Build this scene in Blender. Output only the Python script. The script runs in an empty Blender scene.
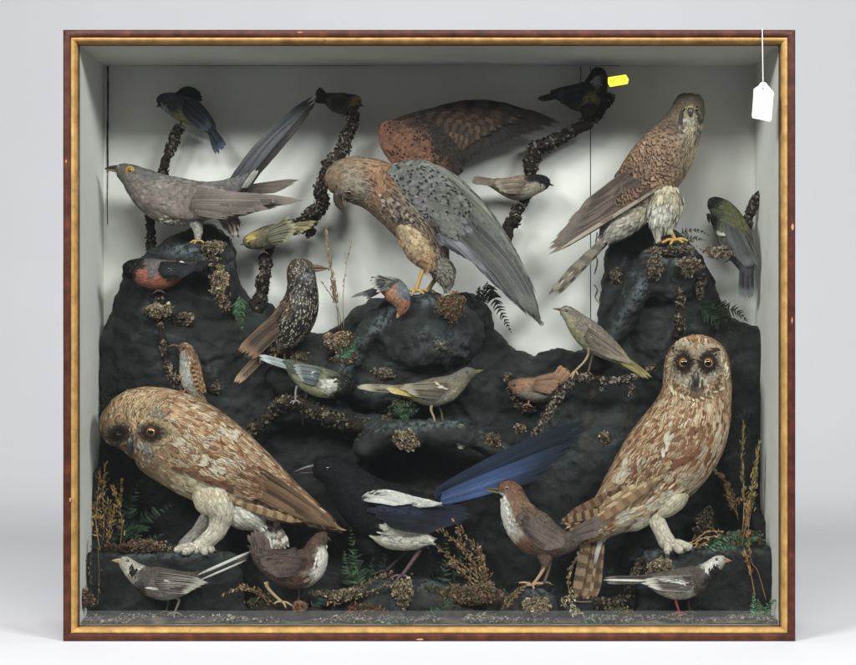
import bpy, math, random
import numpy as np
from mathutils import Vector
from mathutils.bvhtree import BVHTree
from mathutils import noise as mnoise

S = 0.00125      # metres per photo pixel at the front of the case
D = 2.1          # camera distance to the front of the case
CX, CY = 428.0, 332.5
scene = bpy.context.scene
COL = scene.collection
RNG = np.random.default_rng(7)
random.seed(7)

def P(px, py, y=0.0):
    k = S*(D+y)/D
    return np.array([(px-CX)*k, y, (CY-py)*k])
def sc(y): return S*(D+y)/D

def srgb(h):
    if isinstance(h, str):
        v = np.array([int(h[i:i+2], 16) for i in (0, 2, 4)])/255.0
    else:
        v = np.array(h, float)
    return np.where(v <= 0.04045, v/12.92, ((v+0.055)/1.055)**2.4)

# ---------------------------------------------------------------- mesh builder
class Geo:
    def __init__(self):
        self.v = []; self.col = []; self.mrk = []; self.fuv = []; self.f = []; self.m = []; self.n = 0
        self.mats = []
    def slot(self, mat):
        if mat not in self.mats: self.mats.append(mat)
        return self.mats.index(mat)
    def add(self, V, F, mat, col=(.5,.5,.5), mrk=None, fuv=None):
        V = np.asarray(V, float).reshape(-1, 3); n = len(V)
        c = np.broadcast_to(np.asarray(col, float), (n, 3))
        self.v.append(V); self.col.append(np.array(c))
        if mrk is None: mrk = np.zeros((n, 4))
        self.mrk.append(np.array(np.broadcast_to(mrk, (n, 4))))
        if fuv is None: fuv = np.zeros((n, 3))
        self.fuv.append(np.array(np.broadcast_to(fuv, (n, 3))))
        s = self.slot(mat)
        F = np.asarray(F, int)
        self.f.append(F + self.n); self.m.append(np.full(len(F), s)); self.n += n
    def grids(self, G, mat, col=(.5,.5,.5), mrk=None, fuv=None, wrap=False):
        """G: (N,R,C,3) array of patches."""
        N, R, C, _ = G.shape
        r = np.arange(R-1)[:, None]; c = np.arange(C if wrap else C-1)[None, :]
        c2 = (c+1) % C
        q = np.stack([r*C+c, r*C+c2, (r+1)*C+c2, (r+1)*C+c], -1).reshape(-1, 4)
        F = (q[None] + (np.arange(N)*R*C)[:, None, None]).reshape(-1, 4)
        full = lambda a, k: None if a is None else np.broadcast_to(a, (N, R, C, k)).reshape(-1, k)
        col = np.asarray(col, float)
        if col.ndim == 2: col = col[:, None, None, :]
        if mrk is not None:
            mrk = np.asarray(mrk, float)
            if mrk.ndim == 2: mrk = mrk[:, None, None, :]
        self.add(G.reshape(-1, 3), F, mat, full(col, 3), full(mrk, 4), full(fuv, 3))
    def build(self, name, parent=None, smooth=True):
        V = np.concatenate(self.v); n = len(V)
        me = bpy.data.meshes.new(name)
        me.vertices.add(n); me.vertices.foreach_set('co', V.astype(np.float32).ravel())
        loops = np.concatenate([f.ravel() for f in self.f])
        sizes = np.concatenate([np.full(len(f), f.shape[1]) for f in self.f])
        starts = np.concatenate([[0], np.cumsum(sizes)[:-1]])
        me.loops.add(len(loops)); me.loops.foreach_set('vertex_index', loops.astype(np.int32))
        me.polygons.add(len(sizes)); me.polygons.foreach_set('loop_start', starts.astype(np.int32))
        me.polygons.foreach_set('material_index', np.concatenate(self.m).astype(np.int32))
        me.polygons.foreach_set('use_smooth', np.full(len(sizes), smooth))
        me.update(calc_edges=True)
        a = me.attributes.new('col', 'FLOAT_COLOR', 'POINT')
        c = np.ones((n, 4), np.float32); c[:, :3] = np.concatenate(self.col); a.data.foreach_set('color', c.ravel())
        a = me.attributes.new('mrk', 'FLOAT_COLOR', 'POINT')
        a.data.foreach_set('color', np.concatenate(self.mrk).astype(np.float32).ravel())
        a = me.attributes.new('fuv', 'FLOAT_VECTOR', 'POINT')
        a.data.foreach_set('vector', np.concatenate(self.fuv).astype(np.float32).ravel())
        me.validate()
        for m in self.mats: me.materials.append(m)
        o = bpy.data.objects.new(name, me); COL.objects.link(o)
        if parent: set_parent(o, parent)
        return o

def set_parent(o, parent):
    o.parent = parent
    o.matrix_parent_inverse = parent.matrix_basis.inverted()

def tag(o, label, cat, group=None, kind=None):
    if label: o['label'] = label
    if cat: o['category'] = cat
    if group: o['group'] = group
    if kind: o['kind'] = kind
    return o
def thing(name, label, cat, loc, group=None):
    o = bpy.data.objects.new(name, None); COL.objects.link(o)
    o.empty_display_size = 0.01
    o.location = Vector(loc); return tag(o, label, cat, group)

# ---------------------------------------------------------------- curves
def catmull(pts, n):
    p = np.asarray(pts, float)
    p = np.vstack([2*p[0]-p[1], p, 2*p[-1]-p[-2]])
    m = len(p)-3
    d = np.linalg.norm(np.diff(p[1:-1, :3], axis=0), axis=1); cum = np.concatenate([[0], np.cumsum(d)])
    t = np.linspace(0, cum[-1], n)
    k = np.clip(np.searchsorted(cum, t, side='right')-1, 0, m-1)
    u = ((t-cum[k])/np.maximum(d[k], 1e-9))[:, None]
    a, b, c, e = p[k], p[k+1], p[k+2], p[k+3]
    return 0.5*((2*b)+(-a+c)*u+(2*a-5*b+4*c-e)*u**2+(-a+3*b-3*c+e)*u**3)

def unit(v): return v/np.maximum(np.linalg.norm(v, axis=-1, keepdims=True), 1e-9)

class Loft:
    """Smooth body through (px,py,radius_px[,dy_mm[,k]]) stations."""
    def __init__(self, pts, y0, k=0.85, n=160):
        rows = []
        for p in pts:
            p = list(p)+[0, k][len(p)-3:] if len(p) < 5 else list(p)
            y = y0+p[3]*.001
            w = P(p[0], p[1], y); rows.append([*w, p[2]*sc(y), p[2]*sc(y)*p[4]])
        c = catmull(rows, n)
        self.C = c[:, :3]; self.a = np.maximum(c[:, 3], 2e-4); self.b = np.maximum(c[:, 4], 2e-4)
        T = unit(np.gradient(self.C, axis=0))
        Y = np.array([0, 1., 0])
        N = unit(np.cross(np.broadcast_to(Y, T.shape), T)); B = np.cross(T, N)
        self.T, self.N, self.B = T, N, B
        ds = np.linalg.norm(np.diff(self.C, axis=0), axis=1)
        self.s = np.concatenate([[0], np.cumsum(ds)]); self.L = self.s[-1]
    def at(self, s, th, h=0.0):
        s = np.clip(s, 0, self.L)
        ip = lambda A: np.stack([np.interp(s, self.s, A[:, i]) for i in range(3)], -1)
        C, N, B = ip(self.C), ip(self.N), ip(self.B)
        a = np.interp(s, self.s, self.a)[..., None]; b = np.interp(s, self.s, self.b)[..., None]
        ct, st = np.cos(th)[..., None], np.sin(th)[..., None]
        n = unit(N*ct/a + B*st/b)
        return C + N*a*ct + B*b*st + n*np.asarray(h)[..., None]
    def skin(self, R=48, K=28):
        s = np.linspace(0, self.L, R)[:, None]*np.ones((1, K)); th = np.linspace(0, 2*np.pi, K, endpoint=False)[None]*np.ones((R, 1))
        G = self.at(s, th)
        G[0] = G[0].mean(0); G[-1] = G[-1].mean(0)
        return G

def pix(V):
    k = (D+V[..., 1])/D*S
    return np.stack([V[..., 0]/k+CX, CY-V[..., 2]/k], -1)

def painter(paint, rng, jit=1.5, sharp=3.0):
    """paint: list of (px,py,hex[,weight]); nearest patch wins softly."""
    pp = np.array([[p[0], p[1]] for p in paint], float); cc = np.array([srgb(p[2]) for p in paint])
    ww = np.array([p[3] if len(p) > 3 else 1.0 for p in paint])
    def f(q):
        q = np.asarray(q, float); sh = q.shape[:-1]; q = q.reshape(-1, 2)
        q = q + rng.normal(0, jit, q.shape)
        d = ((q[:, None]-pp[None])**2).sum(-1)/ww**2+0.5
        w = d**(-sharp); w /= w.sum(1, keepdims=True)
        return (w@cc).reshape(*sh, 3)
    return f

def feather_cards(geo, loft, L, W, mat, colf, mrkf, rng, lift=.12, dens=1.0, smin=0.0, smax=1.0, lenf=None, dth=0.0, clip=None, base=0.0003, ruffle=.5):
    """Overlapping contour feathers lying in the loft's own surface."""
    area = 2*np.pi*np.trapz(np.sqrt((loft.a**2+loft.b**2)/2), loft.s)
    n = int(area/(L*W*S*S)*3.0*dens)
    # sample s proportionally to radius
    cdf = np.cumsum(loft.a+loft.b); cdf = (cdf-cdf[0])/(cdf[-1]-cdf[0])
    s = np.interp(rng.random(n), cdf, loft.s); th = rng.random(n)*2*np.pi
    ok = (s >= smin*loft.L) & (s <= smax*loft.L); s, th = s[ok], th[ok]
    q = pix(loft.at(s, th))
    if clip is not None:
        ok = clip(q, s/loft.L); s, th, q = s[ok], th[ok], q[ok]
    n = len(s)
    if n == 0: return
    # a feather is rooted towards the head and its tip lies towards the tail
    Lf = L*S*(0.8+0.4*rng.random(n))*(lenf(s/loft.L) if lenf else 1.0)
    rad = np.interp(s, loft.s, (loft.a+loft.b)/2)
    Wf = W*S*(0.85+0.3*rng.random(n))*(np.sqrt(lenf(s/loft.L)) if lenf else 1.0)
    v = np.array([0, .3, .62, .88, 1.0]); wp = np.array([.35, .85, 1., .72, .18])
    u = np.array([-1, 0, 1.])
    ang = rng.normal(0, .12, n)+dth
    ss = s[:, None, None] - Lf[:, None, None]*.4 + Lf[:, None, None]*(v[None, :, None]) + 0*u
    # stop short of the very end of the body
    off = (Wf[:, None, None]*.5*wp[None, :, None]*u[None, None] + np.sin(ang)[:, None, None]*Lf[:, None, None]*v[None, :, None])/np.maximum(rad, 1.2e-3)[:, None, None]
    tt = th[:, None, None] + off
    over = np.maximum(ss-loft.L, 0)
    h = base + Lf[:, None, None]*lift*(v[None, :, None]**1.5)*(1+ruffle*rng.normal(0, .5, n)[:, None, None]) + (1-u[None, None]**2)*Wf[:, None, None]*.035
    h = np.maximum(h, 1e-4)
    G = loft.at(ss, tt, h)
    G = G + over[..., None]*loft.T[-1]
    col = colf(q); tone = (1+rng.normal(0, .16, (n, 1))); col = np.clip(col*tone, 0, 1)
    mrk = mrkf(q, s/loft.L, rng) if mrkf else np.zeros((n, 4))
    fu = np.zeros((n, 5, 3, 3)); fu[..., 0] = u[None, None]; fu[..., 1] = v[None, :, None]; fu[..., 2] = rng.random(n)[:, None, None]
    geo.grids(G, mat, col, mrk, fu)

CAM = Vector((0, -D, 0))
def ray(bvh, px, py):
    if bvh is None: return None, None
    t = Vector(P(px, py, 0))-CAM
    h, n, i, d = bvh.ray_cast(CAM, t.normalized())
    if h is None: return None, None
    if n.dot(t) > 0: n = -n
    return h, n

QV = np.array([0, .08, .2, .35, .5, .65, .8, .9, .96, 1.0]); QW = np.array([.45, .7, .9, 1, 1, 1, .95, .8, .55, .12])
def quill(geo, p0, p1, w, y0, y1, mat, col, mrk, rng, bvh=None, bend=0.0, off=.0012, col2=None, pointed=False, v=QV, wp=QW):
    """One long feather from p0 to p1 (photo px), lying in front of the body where it crosses it."""
    p0 = np.array(p0, float); p1 = np.array(p1, float); d = p1-p0; L = np.linalg.norm(d)
    if L < .5: return
    t = d/L; nrm = np.array([-t[1], t[0]])
    G = np.zeros((1, len(v), 3, 3))
    if pointed: wp = wp*np.interp(v, [0, .5, 1], [1, 1, .45])
    cen = p0[None]+d[None]*v[:, None]+nrm[None]*(np.sin(v*np.pi)*bend*L)[:, None]
    ys = y0+(y1-y0)*v
    if bvh is not None:
        hy = []
        for i in range(len(v)):
            h, _ = ray(bvh, *cen[i]); hy.append(h.y-off if h is not None else 9)
        ys = np.minimum(ys, np.array(hy))
    for i in range(len(v)):
        for j, u in enumerate((-1, 0, 1)):
            q = cen[i]+nrm*u*w*.5*wp[i]
            G[0, i, j] = P(q[0], q[1], ys[i]-(1-u*u)*.0006+u*.0005)
    fu = np.zeros((1, len(v), 3, 3)); fu[..., 0] = np.array([-1, 0, 1.])[None, None]; fu[..., 1] = v[None, :, None]; fu[..., 2] = rng.random()
    c = srgb(col)*(1+rng.normal(0, .06)); cc = np.broadcast_to(c, (1, len(v), 3, 3)).copy()
    if col2 is not None:
        m = np.clip((v-.35)/.5, 0, 1)[None, :, None, None]; cc = cc*(1-m)+srgb(col2)*m
    geo.grids(G, mat, np.clip(cc, 0, 1), np.array(mrk, float)[None], fu)

def lerp_poly(pl, t):
    pl = np.asarray(pl, float)
    if len(pl) == 1: return pl[0]
    d = np.linalg.norm(np.diff(pl, axis=0), axis=1); c = np.concatenate([[0], np.cumsum(d)]); c /= c[-1]
    return np.array([np.interp(t, c, pl[:, i]) for i in range(pl.shape[1])])

def fan(geo, bases, tips, n, w, y0, y1, mat, cols, mrk, rng, bvh=None, bend=0.0, step=.0006, off=.0012, pointed=False, col2=None, jit=.6):
    for i in range(n):
        t = i/max(n-1, 1)
        b = lerp_poly(bases, t); e = lerp_poly(tips, t)+rng.normal(0, jit, 2)
        c = cols[i % len(cols)] if isinstance(cols, (list, tuple)) else cols
        ww = w if not isinstance(w, (list, tuple)) else np.interp(t, np.linspace(0, 1, len(w)), w)
        quill(geo, b, e, ww, y0-step*i, y1-step*i, mat, c, mrk, rng, bvh, bend*(1+.2*rng.normal()), off+step*i*.6, col2, pointed)

def tube_pts(geo, W, R, mat, col, K=10, rough=0.0, rng=None):
    """Tube through world points W (n,3), radii R (n)."""
    W = np.asarray(W, float); n = len(W)
    T = unit(np.gradient(W, axis=0)); A = np.array([0, 1., 0.])
    N = np.cross(np.broadcast_to(A, T.shape), T)
    bad = np.linalg.norm(N, axis=1) < .2
    N[bad] = np.cross(np.broadcast_to([1., 0, 0], T.shape), T)[bad]
    N = unit(N); B = np.cross(T, N)
    th = np.linspace(0, 2*np.pi, K, endpoint=False)
    R = np.asarray(R, float)[:, None]*np.ones((1, K))
    if rough and rng is not None: R = R*(1+rng.normal(0, rough, R.shape))
    G = W[:, None]+N[:, None]*(R*np.cos(th))[..., None]+B[:, None]*(R*np.sin(th))[..., None]
    G = np.concatenate([W[None, :1].repeat(K, 1), G, W[None, -1:].repeat(K, 1)], 0) if False else G
    G = np.concatenate([np.repeat(W[:1][None], K, 1), G, np.repeat(W[-1:][None], K, 1)], 0)
    c = np.asarray(col, float)
    geo.grids(G[None], mat, c, wrap=True)

def tube_px(geo, pts, y0, mat, col, n=14, K=10, rough=0, rng=None):
    rows = []
    for p in pts:
        p = list(p)+[0]*(4-len(p)); y = y0+p[3]*.001
        rows.append([*P(p[0], p[1], y), p[2]*sc(y)])
    c = catmull(rows, n)
    tube_pts(geo, c[:, :3], np.maximum(c[:, 3], 1e-4), mat, col, K, rough, rng)
    return c
# ---------------------------------------------------------------- materials
def new_mat(name):
    m = bpy.data.materials.new(name); m.use_nodes = True
    nt = m.node_tree; nt.nodes.clear()
    out = nt.nodes.new('ShaderNodeOutputMaterial'); bs = nt.nodes.new('ShaderNodeBsdfPrincipled')
    nt.links.new(bs.outputs[0], out.inputs[0])
    return m, nt, bs
class NG:
    def __init__(s, nt): s.nt = nt
    def node(s, t, **kw):
        n = s.nt.nodes.new(t)
        for k, v in kw.items(): setattr(n, k, v)
        return n
    def link(s, a, b): s.nt.links.new(a, b)
    def val(s, sock, x):
        if hasattr(x, 'is_linked') or isinstance(x, bpy.types.NodeSocket): s.link(x, sock)
        else: sock.default_value = x
    def math(s, op, a, b=None, c=None, clamp=False):
        n = s.node('ShaderNodeMath', operation=op); n.use_clamp = clamp
        s.val(n.inputs[0], a)
        if b is not None: s.val(n.inputs[1], b)
        if c is not None: s.val(n.inputs[2], c)
        return n.outputs[0]
    def attr(s, name):
        return s.node('ShaderNodeAttribute', attribute_name=name)
    def mix(s, f, a, b, mode='MIX'):
        n = s.node('ShaderNodeMix', data_type='RGBA', blend_type=mode)
        s.val(n.inputs[0], f); s.val(n.inputs[6], a); s.val(n.inputs[7], b)
        return n.outputs[2]
    def noise(s, scale, detail=4, rough=.6, vec=None, dim='3D', w=None):
        n = s.node('ShaderNodeTexNoise', noise_dimensions=dim)
        if dim == '1D': s.val(n.inputs['W'], w)
        elif vec is not None: s.link(vec, n.inputs['Vector'])
        n.inputs['Scale'].default_value = scale; n.inputs['Detail'].default_value = detail; n.inputs['Roughness'].default_value = rough
        return n.outputs['Fac']
    def ramp(s, f, stops):
        n = s.node('ShaderNodeValToRGB'); s.link(f, n.inputs[0]); cr = n.color_ramp
        while len(cr.elements) < len(stops): cr.elements.new(.5)
        for e, (p, c) in zip(cr.elements, stops):
            e.position = p; e.color = (*c, 1) if len(c) == 3 else c
        return n.outputs[0]
    def smooth(s, x, lo, hi):
        n = s.node('ShaderNodeMapRange', interpolation_type='SMOOTHSTEP')
        s.val(n.inputs[0], x); n.inputs[1].default_value = lo; n.inputs[2].default_value = hi
        return n.outputs[0]
    def bump(s, h, strength, dist, bs):
        b = s.node('ShaderNodeBump'); b.inputs['Strength'].default_value = strength; b.inputs['Distance'].default_value = dist
        s.link(h, b.inputs['Height']); s.link(b.outputs[0], bs.inputs['Normal'])
    def pos(s):
        return s.node('ShaderNodeNewGeometry').outputs['Position']
def rgba(h): return (*srgb(h), 1.0)

def feather_mat(name, kind, rough=.78, spec=.15, fray=1.1):
    m, nt, bs = new_mat(name); g = NG(nt)
    col = g.attr('col'); mrk = g.attr('mrk'); fv = g.attr('fuv')
    sp = g.node('ShaderNodeSeparateXYZ'); g.link(fv.outputs['Vector'], sp.inputs[0])
    u, v, r = sp.outputs
    au = g.math('ABSOLUTE', u)
    # barbs run obliquely from the shaft
    w = g.math('ADD', g.math('SUBTRACT', g.math('MULTIPLY', v, 9.0), g.math('MULTIPLY', au, 3.0)), g.math('MULTIPLY', r, 50.0))
    barb = g.noise(2.6, 3, .7, dim='1D', w=w)
    wob = g.noise(700, 2, .5, vec=g.pos())
    wob2 = g.math('MULTIPLY', g.math('SUBTRACT', wob, .5), .5)
    if kind == 'streak':
        x = g.math('ADD', au, wob2); mk = g.math('SUBTRACT', 1.0, g.smooth(x, .22, .8))
        mk = g.math('MULTIPLY', mk, g.smooth(v, .05, .3))
    elif kind == 'bar':
        x = g.math('SINE', g.math('ADD', g.math('MULTIPLY', g.math('ADD', v, g.math('MULTIPLY', wob2, .12)), 38.0), g.math('MULTIPLY', r, 6.0)))
        mk = g.smooth(x, -.1, .45)
    elif kind == 'tip':
        x = g.math('ADD', g.math('SUBTRACT', v, g.math('MULTIPLY', au, .25)), g.math('MULTIPLY', wob2, .4)); mk = g.smooth(x, .48, .62)
    elif kind == 'spot':
        x = g.math('ADD', v, g.math('MULTIPLY', wob2, .3)); mk = g.math('MULTIPLY', g.smooth(x, .5, .6), g.math('SUBTRACT', 1.0, g.smooth(au, .35, .55)))
    elif kind == 'band':
        x = g.math('ABSOLUTE', g.math('SUBTRACT', g.math('ADD', v, g.math('MULTIPLY', wob2, .3)), g.math('SUBTRACT', .66, g.math('MULTIPLY', au, .2))))
        mk = g.math('SUBTRACT', 1.0, g.smooth(x, .08, .17))
    elif kind == 'edge':
        x = g.math('MAXIMUM', au, g.math('SUBTRACT', g.math('MULTIPLY', v, 1.1), .1)); mk = g.smooth(x, .62, .85)
    else:
        mk = None
    c = col.outputs['Color']
    if mk is not None:
        c = g.mix(g.math('MULTIPLY', mk, mrk.outputs['Alpha']), c, mrk.outputs['Color'])
    sh = g.math('ADD', .5, g.math('MULTIPLY', barb, 1.0))
    shaft = g.math('MULTIPLY', g.math('SUBTRACT', 1.0, g.smooth(au, .03, .12)), .12)
    sh = g.math('ADD', sh, shaft)
    n2 = g.noise(45, 3, .6, vec=g.pos())
    n3 = g.noise(420, 3, .7, vec=g.pos()); sh = g.math('MULTIPLY', sh, g.math('ADD', .7, g.math('MULTIPLY', n2, .6))); sh = g.math('MULTIPLY', sh, g.math('ADD', .62, g.math('MULTIPLY', n3, .76)))
    sh = g.math('MULTIPLY', sh, g.math('ADD', .62, g.math('MULTIPLY', g.smooth(v, -.1, .45), .42)))  # feather roots darkened: shade in the gaps put into the colour
    cmb = g.node('ShaderNodeCombineColor'); [g.link(sh, cmb.inputs[i]) for i in range(3)]
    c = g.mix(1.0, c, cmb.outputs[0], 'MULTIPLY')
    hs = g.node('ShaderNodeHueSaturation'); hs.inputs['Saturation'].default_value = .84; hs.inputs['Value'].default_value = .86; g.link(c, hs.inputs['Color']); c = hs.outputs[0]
    g.link(c, bs.inputs['Base Color'])
    bs.inputs['Roughness'].default_value = rough; bs.inputs['Specular IOR Level'].default_value = spec
    g.bump(barb, .3, .0005, bs)
    # frayed vane edge: the barbs separate towards the rim
    fr = g.noise(7.0, 2, .8, dim='1D', w=w)
    rim = g.math('MAXIMUM', au, g.math('ADD', g.math('MULTIPLY', v, .95), g.math('MULTIPLY', g.math('MULTIPLY', au, au), .15)))
    x = g.math('ADD', rim, g.math('MULTIPLY', g.math('SUBTRACT', fr, .5), fray))
    al = g.math('SUBTRACT', 1.0, g.smooth(x, .9, .95))
    g.link(al, bs.inputs['Alpha'])
    return m
M = {}
for k in ('plain', 'streak', 'bar', 'tip', 'spot', 'band', 'edge'): M[k] = feather_mat('feather_'+k, k)
M['gloss'] = feather_mat('feather_glossy', 'edge', .4, .4, .2)
M['glosstip'] = feather_mat('feather_glossy_spotted', 'spot', .45, .4, .6)
M['vane'] = feather_mat('flight_vane', 'edge', .7, .2, .16)
M['vanebar'] = feather_mat('flight_vane_barred', 'bar', .7, .2, .16)

def attr_mat(name, rough=.5, spec=.4, nscale=600, namt=.35, bump=.3, dist=.0004, coat=0, sat=1.0, val=1.0):
    m, nt, bs = new_mat(name); g = NG(nt)
    c = g.attr('col').outputs['Color']; n = g.noise(nscale, 4, .65, vec=g.pos())
    f = g.math('ADD', 1-namt, g.math('MULTIPLY', n, 2*namt))
    cmb = g.node('ShaderNodeCombineColor'); [g.link(f, cmb.inputs[i]) for i in range(3)]
    c2 = g.mix(1.0, c, cmb.outputs[0], 'MULTIPLY')
    hs = g.node('ShaderNodeHueSaturation'); hs.inputs['Saturation'].default_value = sat; hs.inputs['Value'].default_value = val; g.link(c2, hs.inputs['Color']); g.link(hs.outputs[0], bs.inputs['Base Color'])
    bs.inputs['Roughness'].default_value = rough; bs.inputs['Specular IOR Level'].default_value = spec
    bs.inputs['Coat Weight'].default_value = coat
    if bump: g.bump(n, bump, dist, bs)
    return m
M['skin'] = attr_mat('scaly_leg_skin', .5, .4, 1500, .3, .5)
M['horn'] = attr_mat('horny_bill', .35, .5, 500, .15, .1)
M['eye'] = attr_mat('glass_eye', .06, .6, 900, .08, 0, coat=1.0)
M['flake'] = attr_mat('lichen_and_moss', .9, .1, 1200, .45, .4, sat=.72, val=.85)
M['leaf'] = attr_mat('dyed_fern_leaf', .8, .15, 900, .4, .3, sat=.66, val=.72)
M['straw'] = attr_mat('dried_grass', .8, .2, 1200, .35, .3, sat=.85, val=.85)
M['bark'] = attr_mat('branch_bark', .9, .15, 350, .6, .9, .002)

# painted rockwork
def rock_mat():
    m, nt, bs = new_mat('painted_papier_mache_rock'); g = NG(nt)
    pt = g.attr('col').outputs['Color']; p = g.pos()
    n1 = g.noise(18, 6, .65, vec=p); n2 = g.noise(140, 5, .7, vec=p); n3 = g.noise(900, 3, .6, vec=p)
    base = g.ramp(n1, [(.3, srgb('0e0f0f')), (.46, srgb('191b1b')), (.6, srgb('282c2c')), (.78, srgb('3c4140'))])
    sp = g.node('ShaderNodeSeparateColor'); g.link(pt, sp.inputs[0])
    f = g.math('MULTIPLY', sp.outputs[0], g.smooth(n2, .43, .57), clamp=True)
    c = g.mix(f, base, rgba('656e72'))  # grey-blue paint; its crisp dabs also stand in for glossy ridge highlights
    fg = g.math('MULTIPLY', sp.outputs[1], g.smooth(n2, .42, .6), clamp=True)
    c = g.mix(fg, c, rgba('3f4a36'))
    fb = g.math('MULTIPLY', sp.outputs[2], g.smooth(n2, .40, .58), clamp=True)
    c = g.mix(fb, c, rgba('5a4630'))
    dust = g.math('MULTIPLY', g.smooth(n3, .62, .78), .3)
    c = g.mix(dust, c, rgba('6a6a64'))
    g.link(c, bs.inputs['Base Color'])
    g.link(g.math('ADD', .3, g.math('MULTIPLY', n2, .45)), bs.inputs['Roughness'])
    bs.inputs['Specular IOR Level'].default_value = .35
    h = g.math('ADD', g.math('MULTIPLY', n2, .6), g.math('MULTIPLY', n3, .5))
    g.bump(h, 1.0, .003, bs)
    return m
M['rock'] = rock_mat()

def simple(name, stops, scale, rough, spec=.3, metal=0, bump=.1, dist=.001, stretch=None, detail=6, extra=None):
    m, nt, bs = new_mat(name); g = NG(nt); p = g.pos()
    if stretch:
        mp = g.node('ShaderNodeMapping'); mp.inputs['Scale'].default_value = stretch; g.link(p, mp.inputs[0]); p = mp.outputs[0]
    n = g.noise(scale, detail, .6, vec=p)
    c = g.ramp(n, [(a, srgb(b)) for a, b in stops])
    if extra: c = extra(g, c)
    g.link(c, bs.inputs['Base Color'])
    bs.inputs['Roughness'].default_value = rough; bs.inputs['Specular IOR Level'].default_value = spec; bs.inputs['Metallic'].default_value = metal
    if bump: g.bump(n, bump, dist, bs)
    return m
def worn(g, c):
    n = g.noise(60, 5, .7, vec=g.pos()); return g.mix(g.math('MULTIPLY', g.smooth(n, .68, .76), .55), c, rgba('b08060'))
def stain(g, c):
    n = g.noise(7, 6, .7, vec=g.pos()); c = g.mix(g.math('MULTIPLY', g.smooth(n, .48, .8), .35), c, rgba('b0a690'))
    n3 = g.noise(160, 3, .6, vec=g.pos()); return g.mix(g.math('MULTIPLY', g.smooth(n3, .72, .78), .5), c, rgba('6a6458'))
def wear_gilt(g, c):
    n = g.noise(90, 5, .7, vec=g.pos()); return g.mix(g.math('MULTIPLY', g.smooth(n, .62, .72), .6), c, rgba('6a4420'))
M['mahog'] = simple('mahogany_frame', [(.3, '32170f'), (.5, '48241a'), (.65, '5c3020'), (.8, '764430')], 55, .5, .3, extra=worn, bump=.1)
M['gilt'] = simple('gilt_slip', [(.3, '94703c'), (.6, 'bc9558'), (.8, 'd0ae76')], 60, .5, .4, .15, extra=wear_gilt, bump=.15)
M['wall'] = simple('painted_lining', [(.3, 'dbdad5'), (.6, 'e6e5e1'), (.8, 'ecebe8')], 5, .85, .2, extra=stain, bump=.06)
M['rawwood'] = simple('bare_chipped_wood', [(.3, 'a87858'), (.7, 'c89c7c')], 90, .8, .2)
M['dark'] = simple('dark_gap', [(.3, '141210'), (.7, '2a2622')], 40, .9, .1)
M['wood'] = simple('case_pine', [(.3, '5a3a26'), (.7, '7a5238')], 20, .7, .2)
M['paper'] = simple('white_card', [(.3, 'e6e6ec'), (.7, 'f2f2f6')], 60, .8, .2, bump=.03)
M['yellow'] = simple('yellow_sticker', [(.3, 'f2dc1e'), (.7, 'fbea3c')], 200, .6, .3, bump=0)
M['ink'] = simple('grey_ink', [(.3, '6e6e78'), (.7, '80808a')], 60, .8, .2, bump=0)
M['ink2'] = simple('ochre_ink', [(.3, 'a08c10'), (.7, 'b09c18')], 60, .8, .2, bump=0)
M['cream'] = simple('cream_board', [(.3, 'bdb59c'), (.7, 'd0c9b4')], 30, .85, .2, extra=stain)
M['sweep'] = simple('studio_sweep', [(.3, 'd0d1d4'), (.7, 'd3d4d7')], 3, .8, .15, bump=0)
M['string'] = simple('white_string', [(.3, 'd8d4cc'), (.7, 'ece8e0')], 900, .9, .1)
def glass():
    m = bpy.data.materials.new('clear_pane'); m.use_nodes = True; nt = m.node_tree; nt.nodes.clear(); g = NG(nt)
    out = g.node('ShaderNodeOutputMaterial'); t = g.node('ShaderNodeBsdfTransparent'); t.inputs[0].default_value = (.97, .985, .975, 1)
    gl = g.node('ShaderNodeBsdfGlossy'); gl.inputs['Roughness'].default_value = .0
    ge = g.node('ShaderNodeNewGeometry'); dt = g.node('ShaderNodeVectorMath', operation='DOT_PRODUCT')
    g.link(ge.outputs['Incoming'], dt.inputs[0]); g.link(ge.outputs['Normal'], dt.inputs[1])
    k = g.math('SUBTRACT', 1.0, g.math('ABSOLUTE', dt.outputs['Value']), clamp=True)
    fr = g.math('ADD', .045, g.math('MULTIPLY', g.math('POWER', k, 5.0), .95), clamp=True)
    mx = g.node('ShaderNodeMixShader')
    g.link(fr, mx.inputs[0]); g.link(t.outputs[0], mx.inputs[1]); g.link(gl.outputs[0], mx.inputs[2]); g.link(mx.outputs[0], out.inputs[0])
    return m
M['glass'] = glass()
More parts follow.
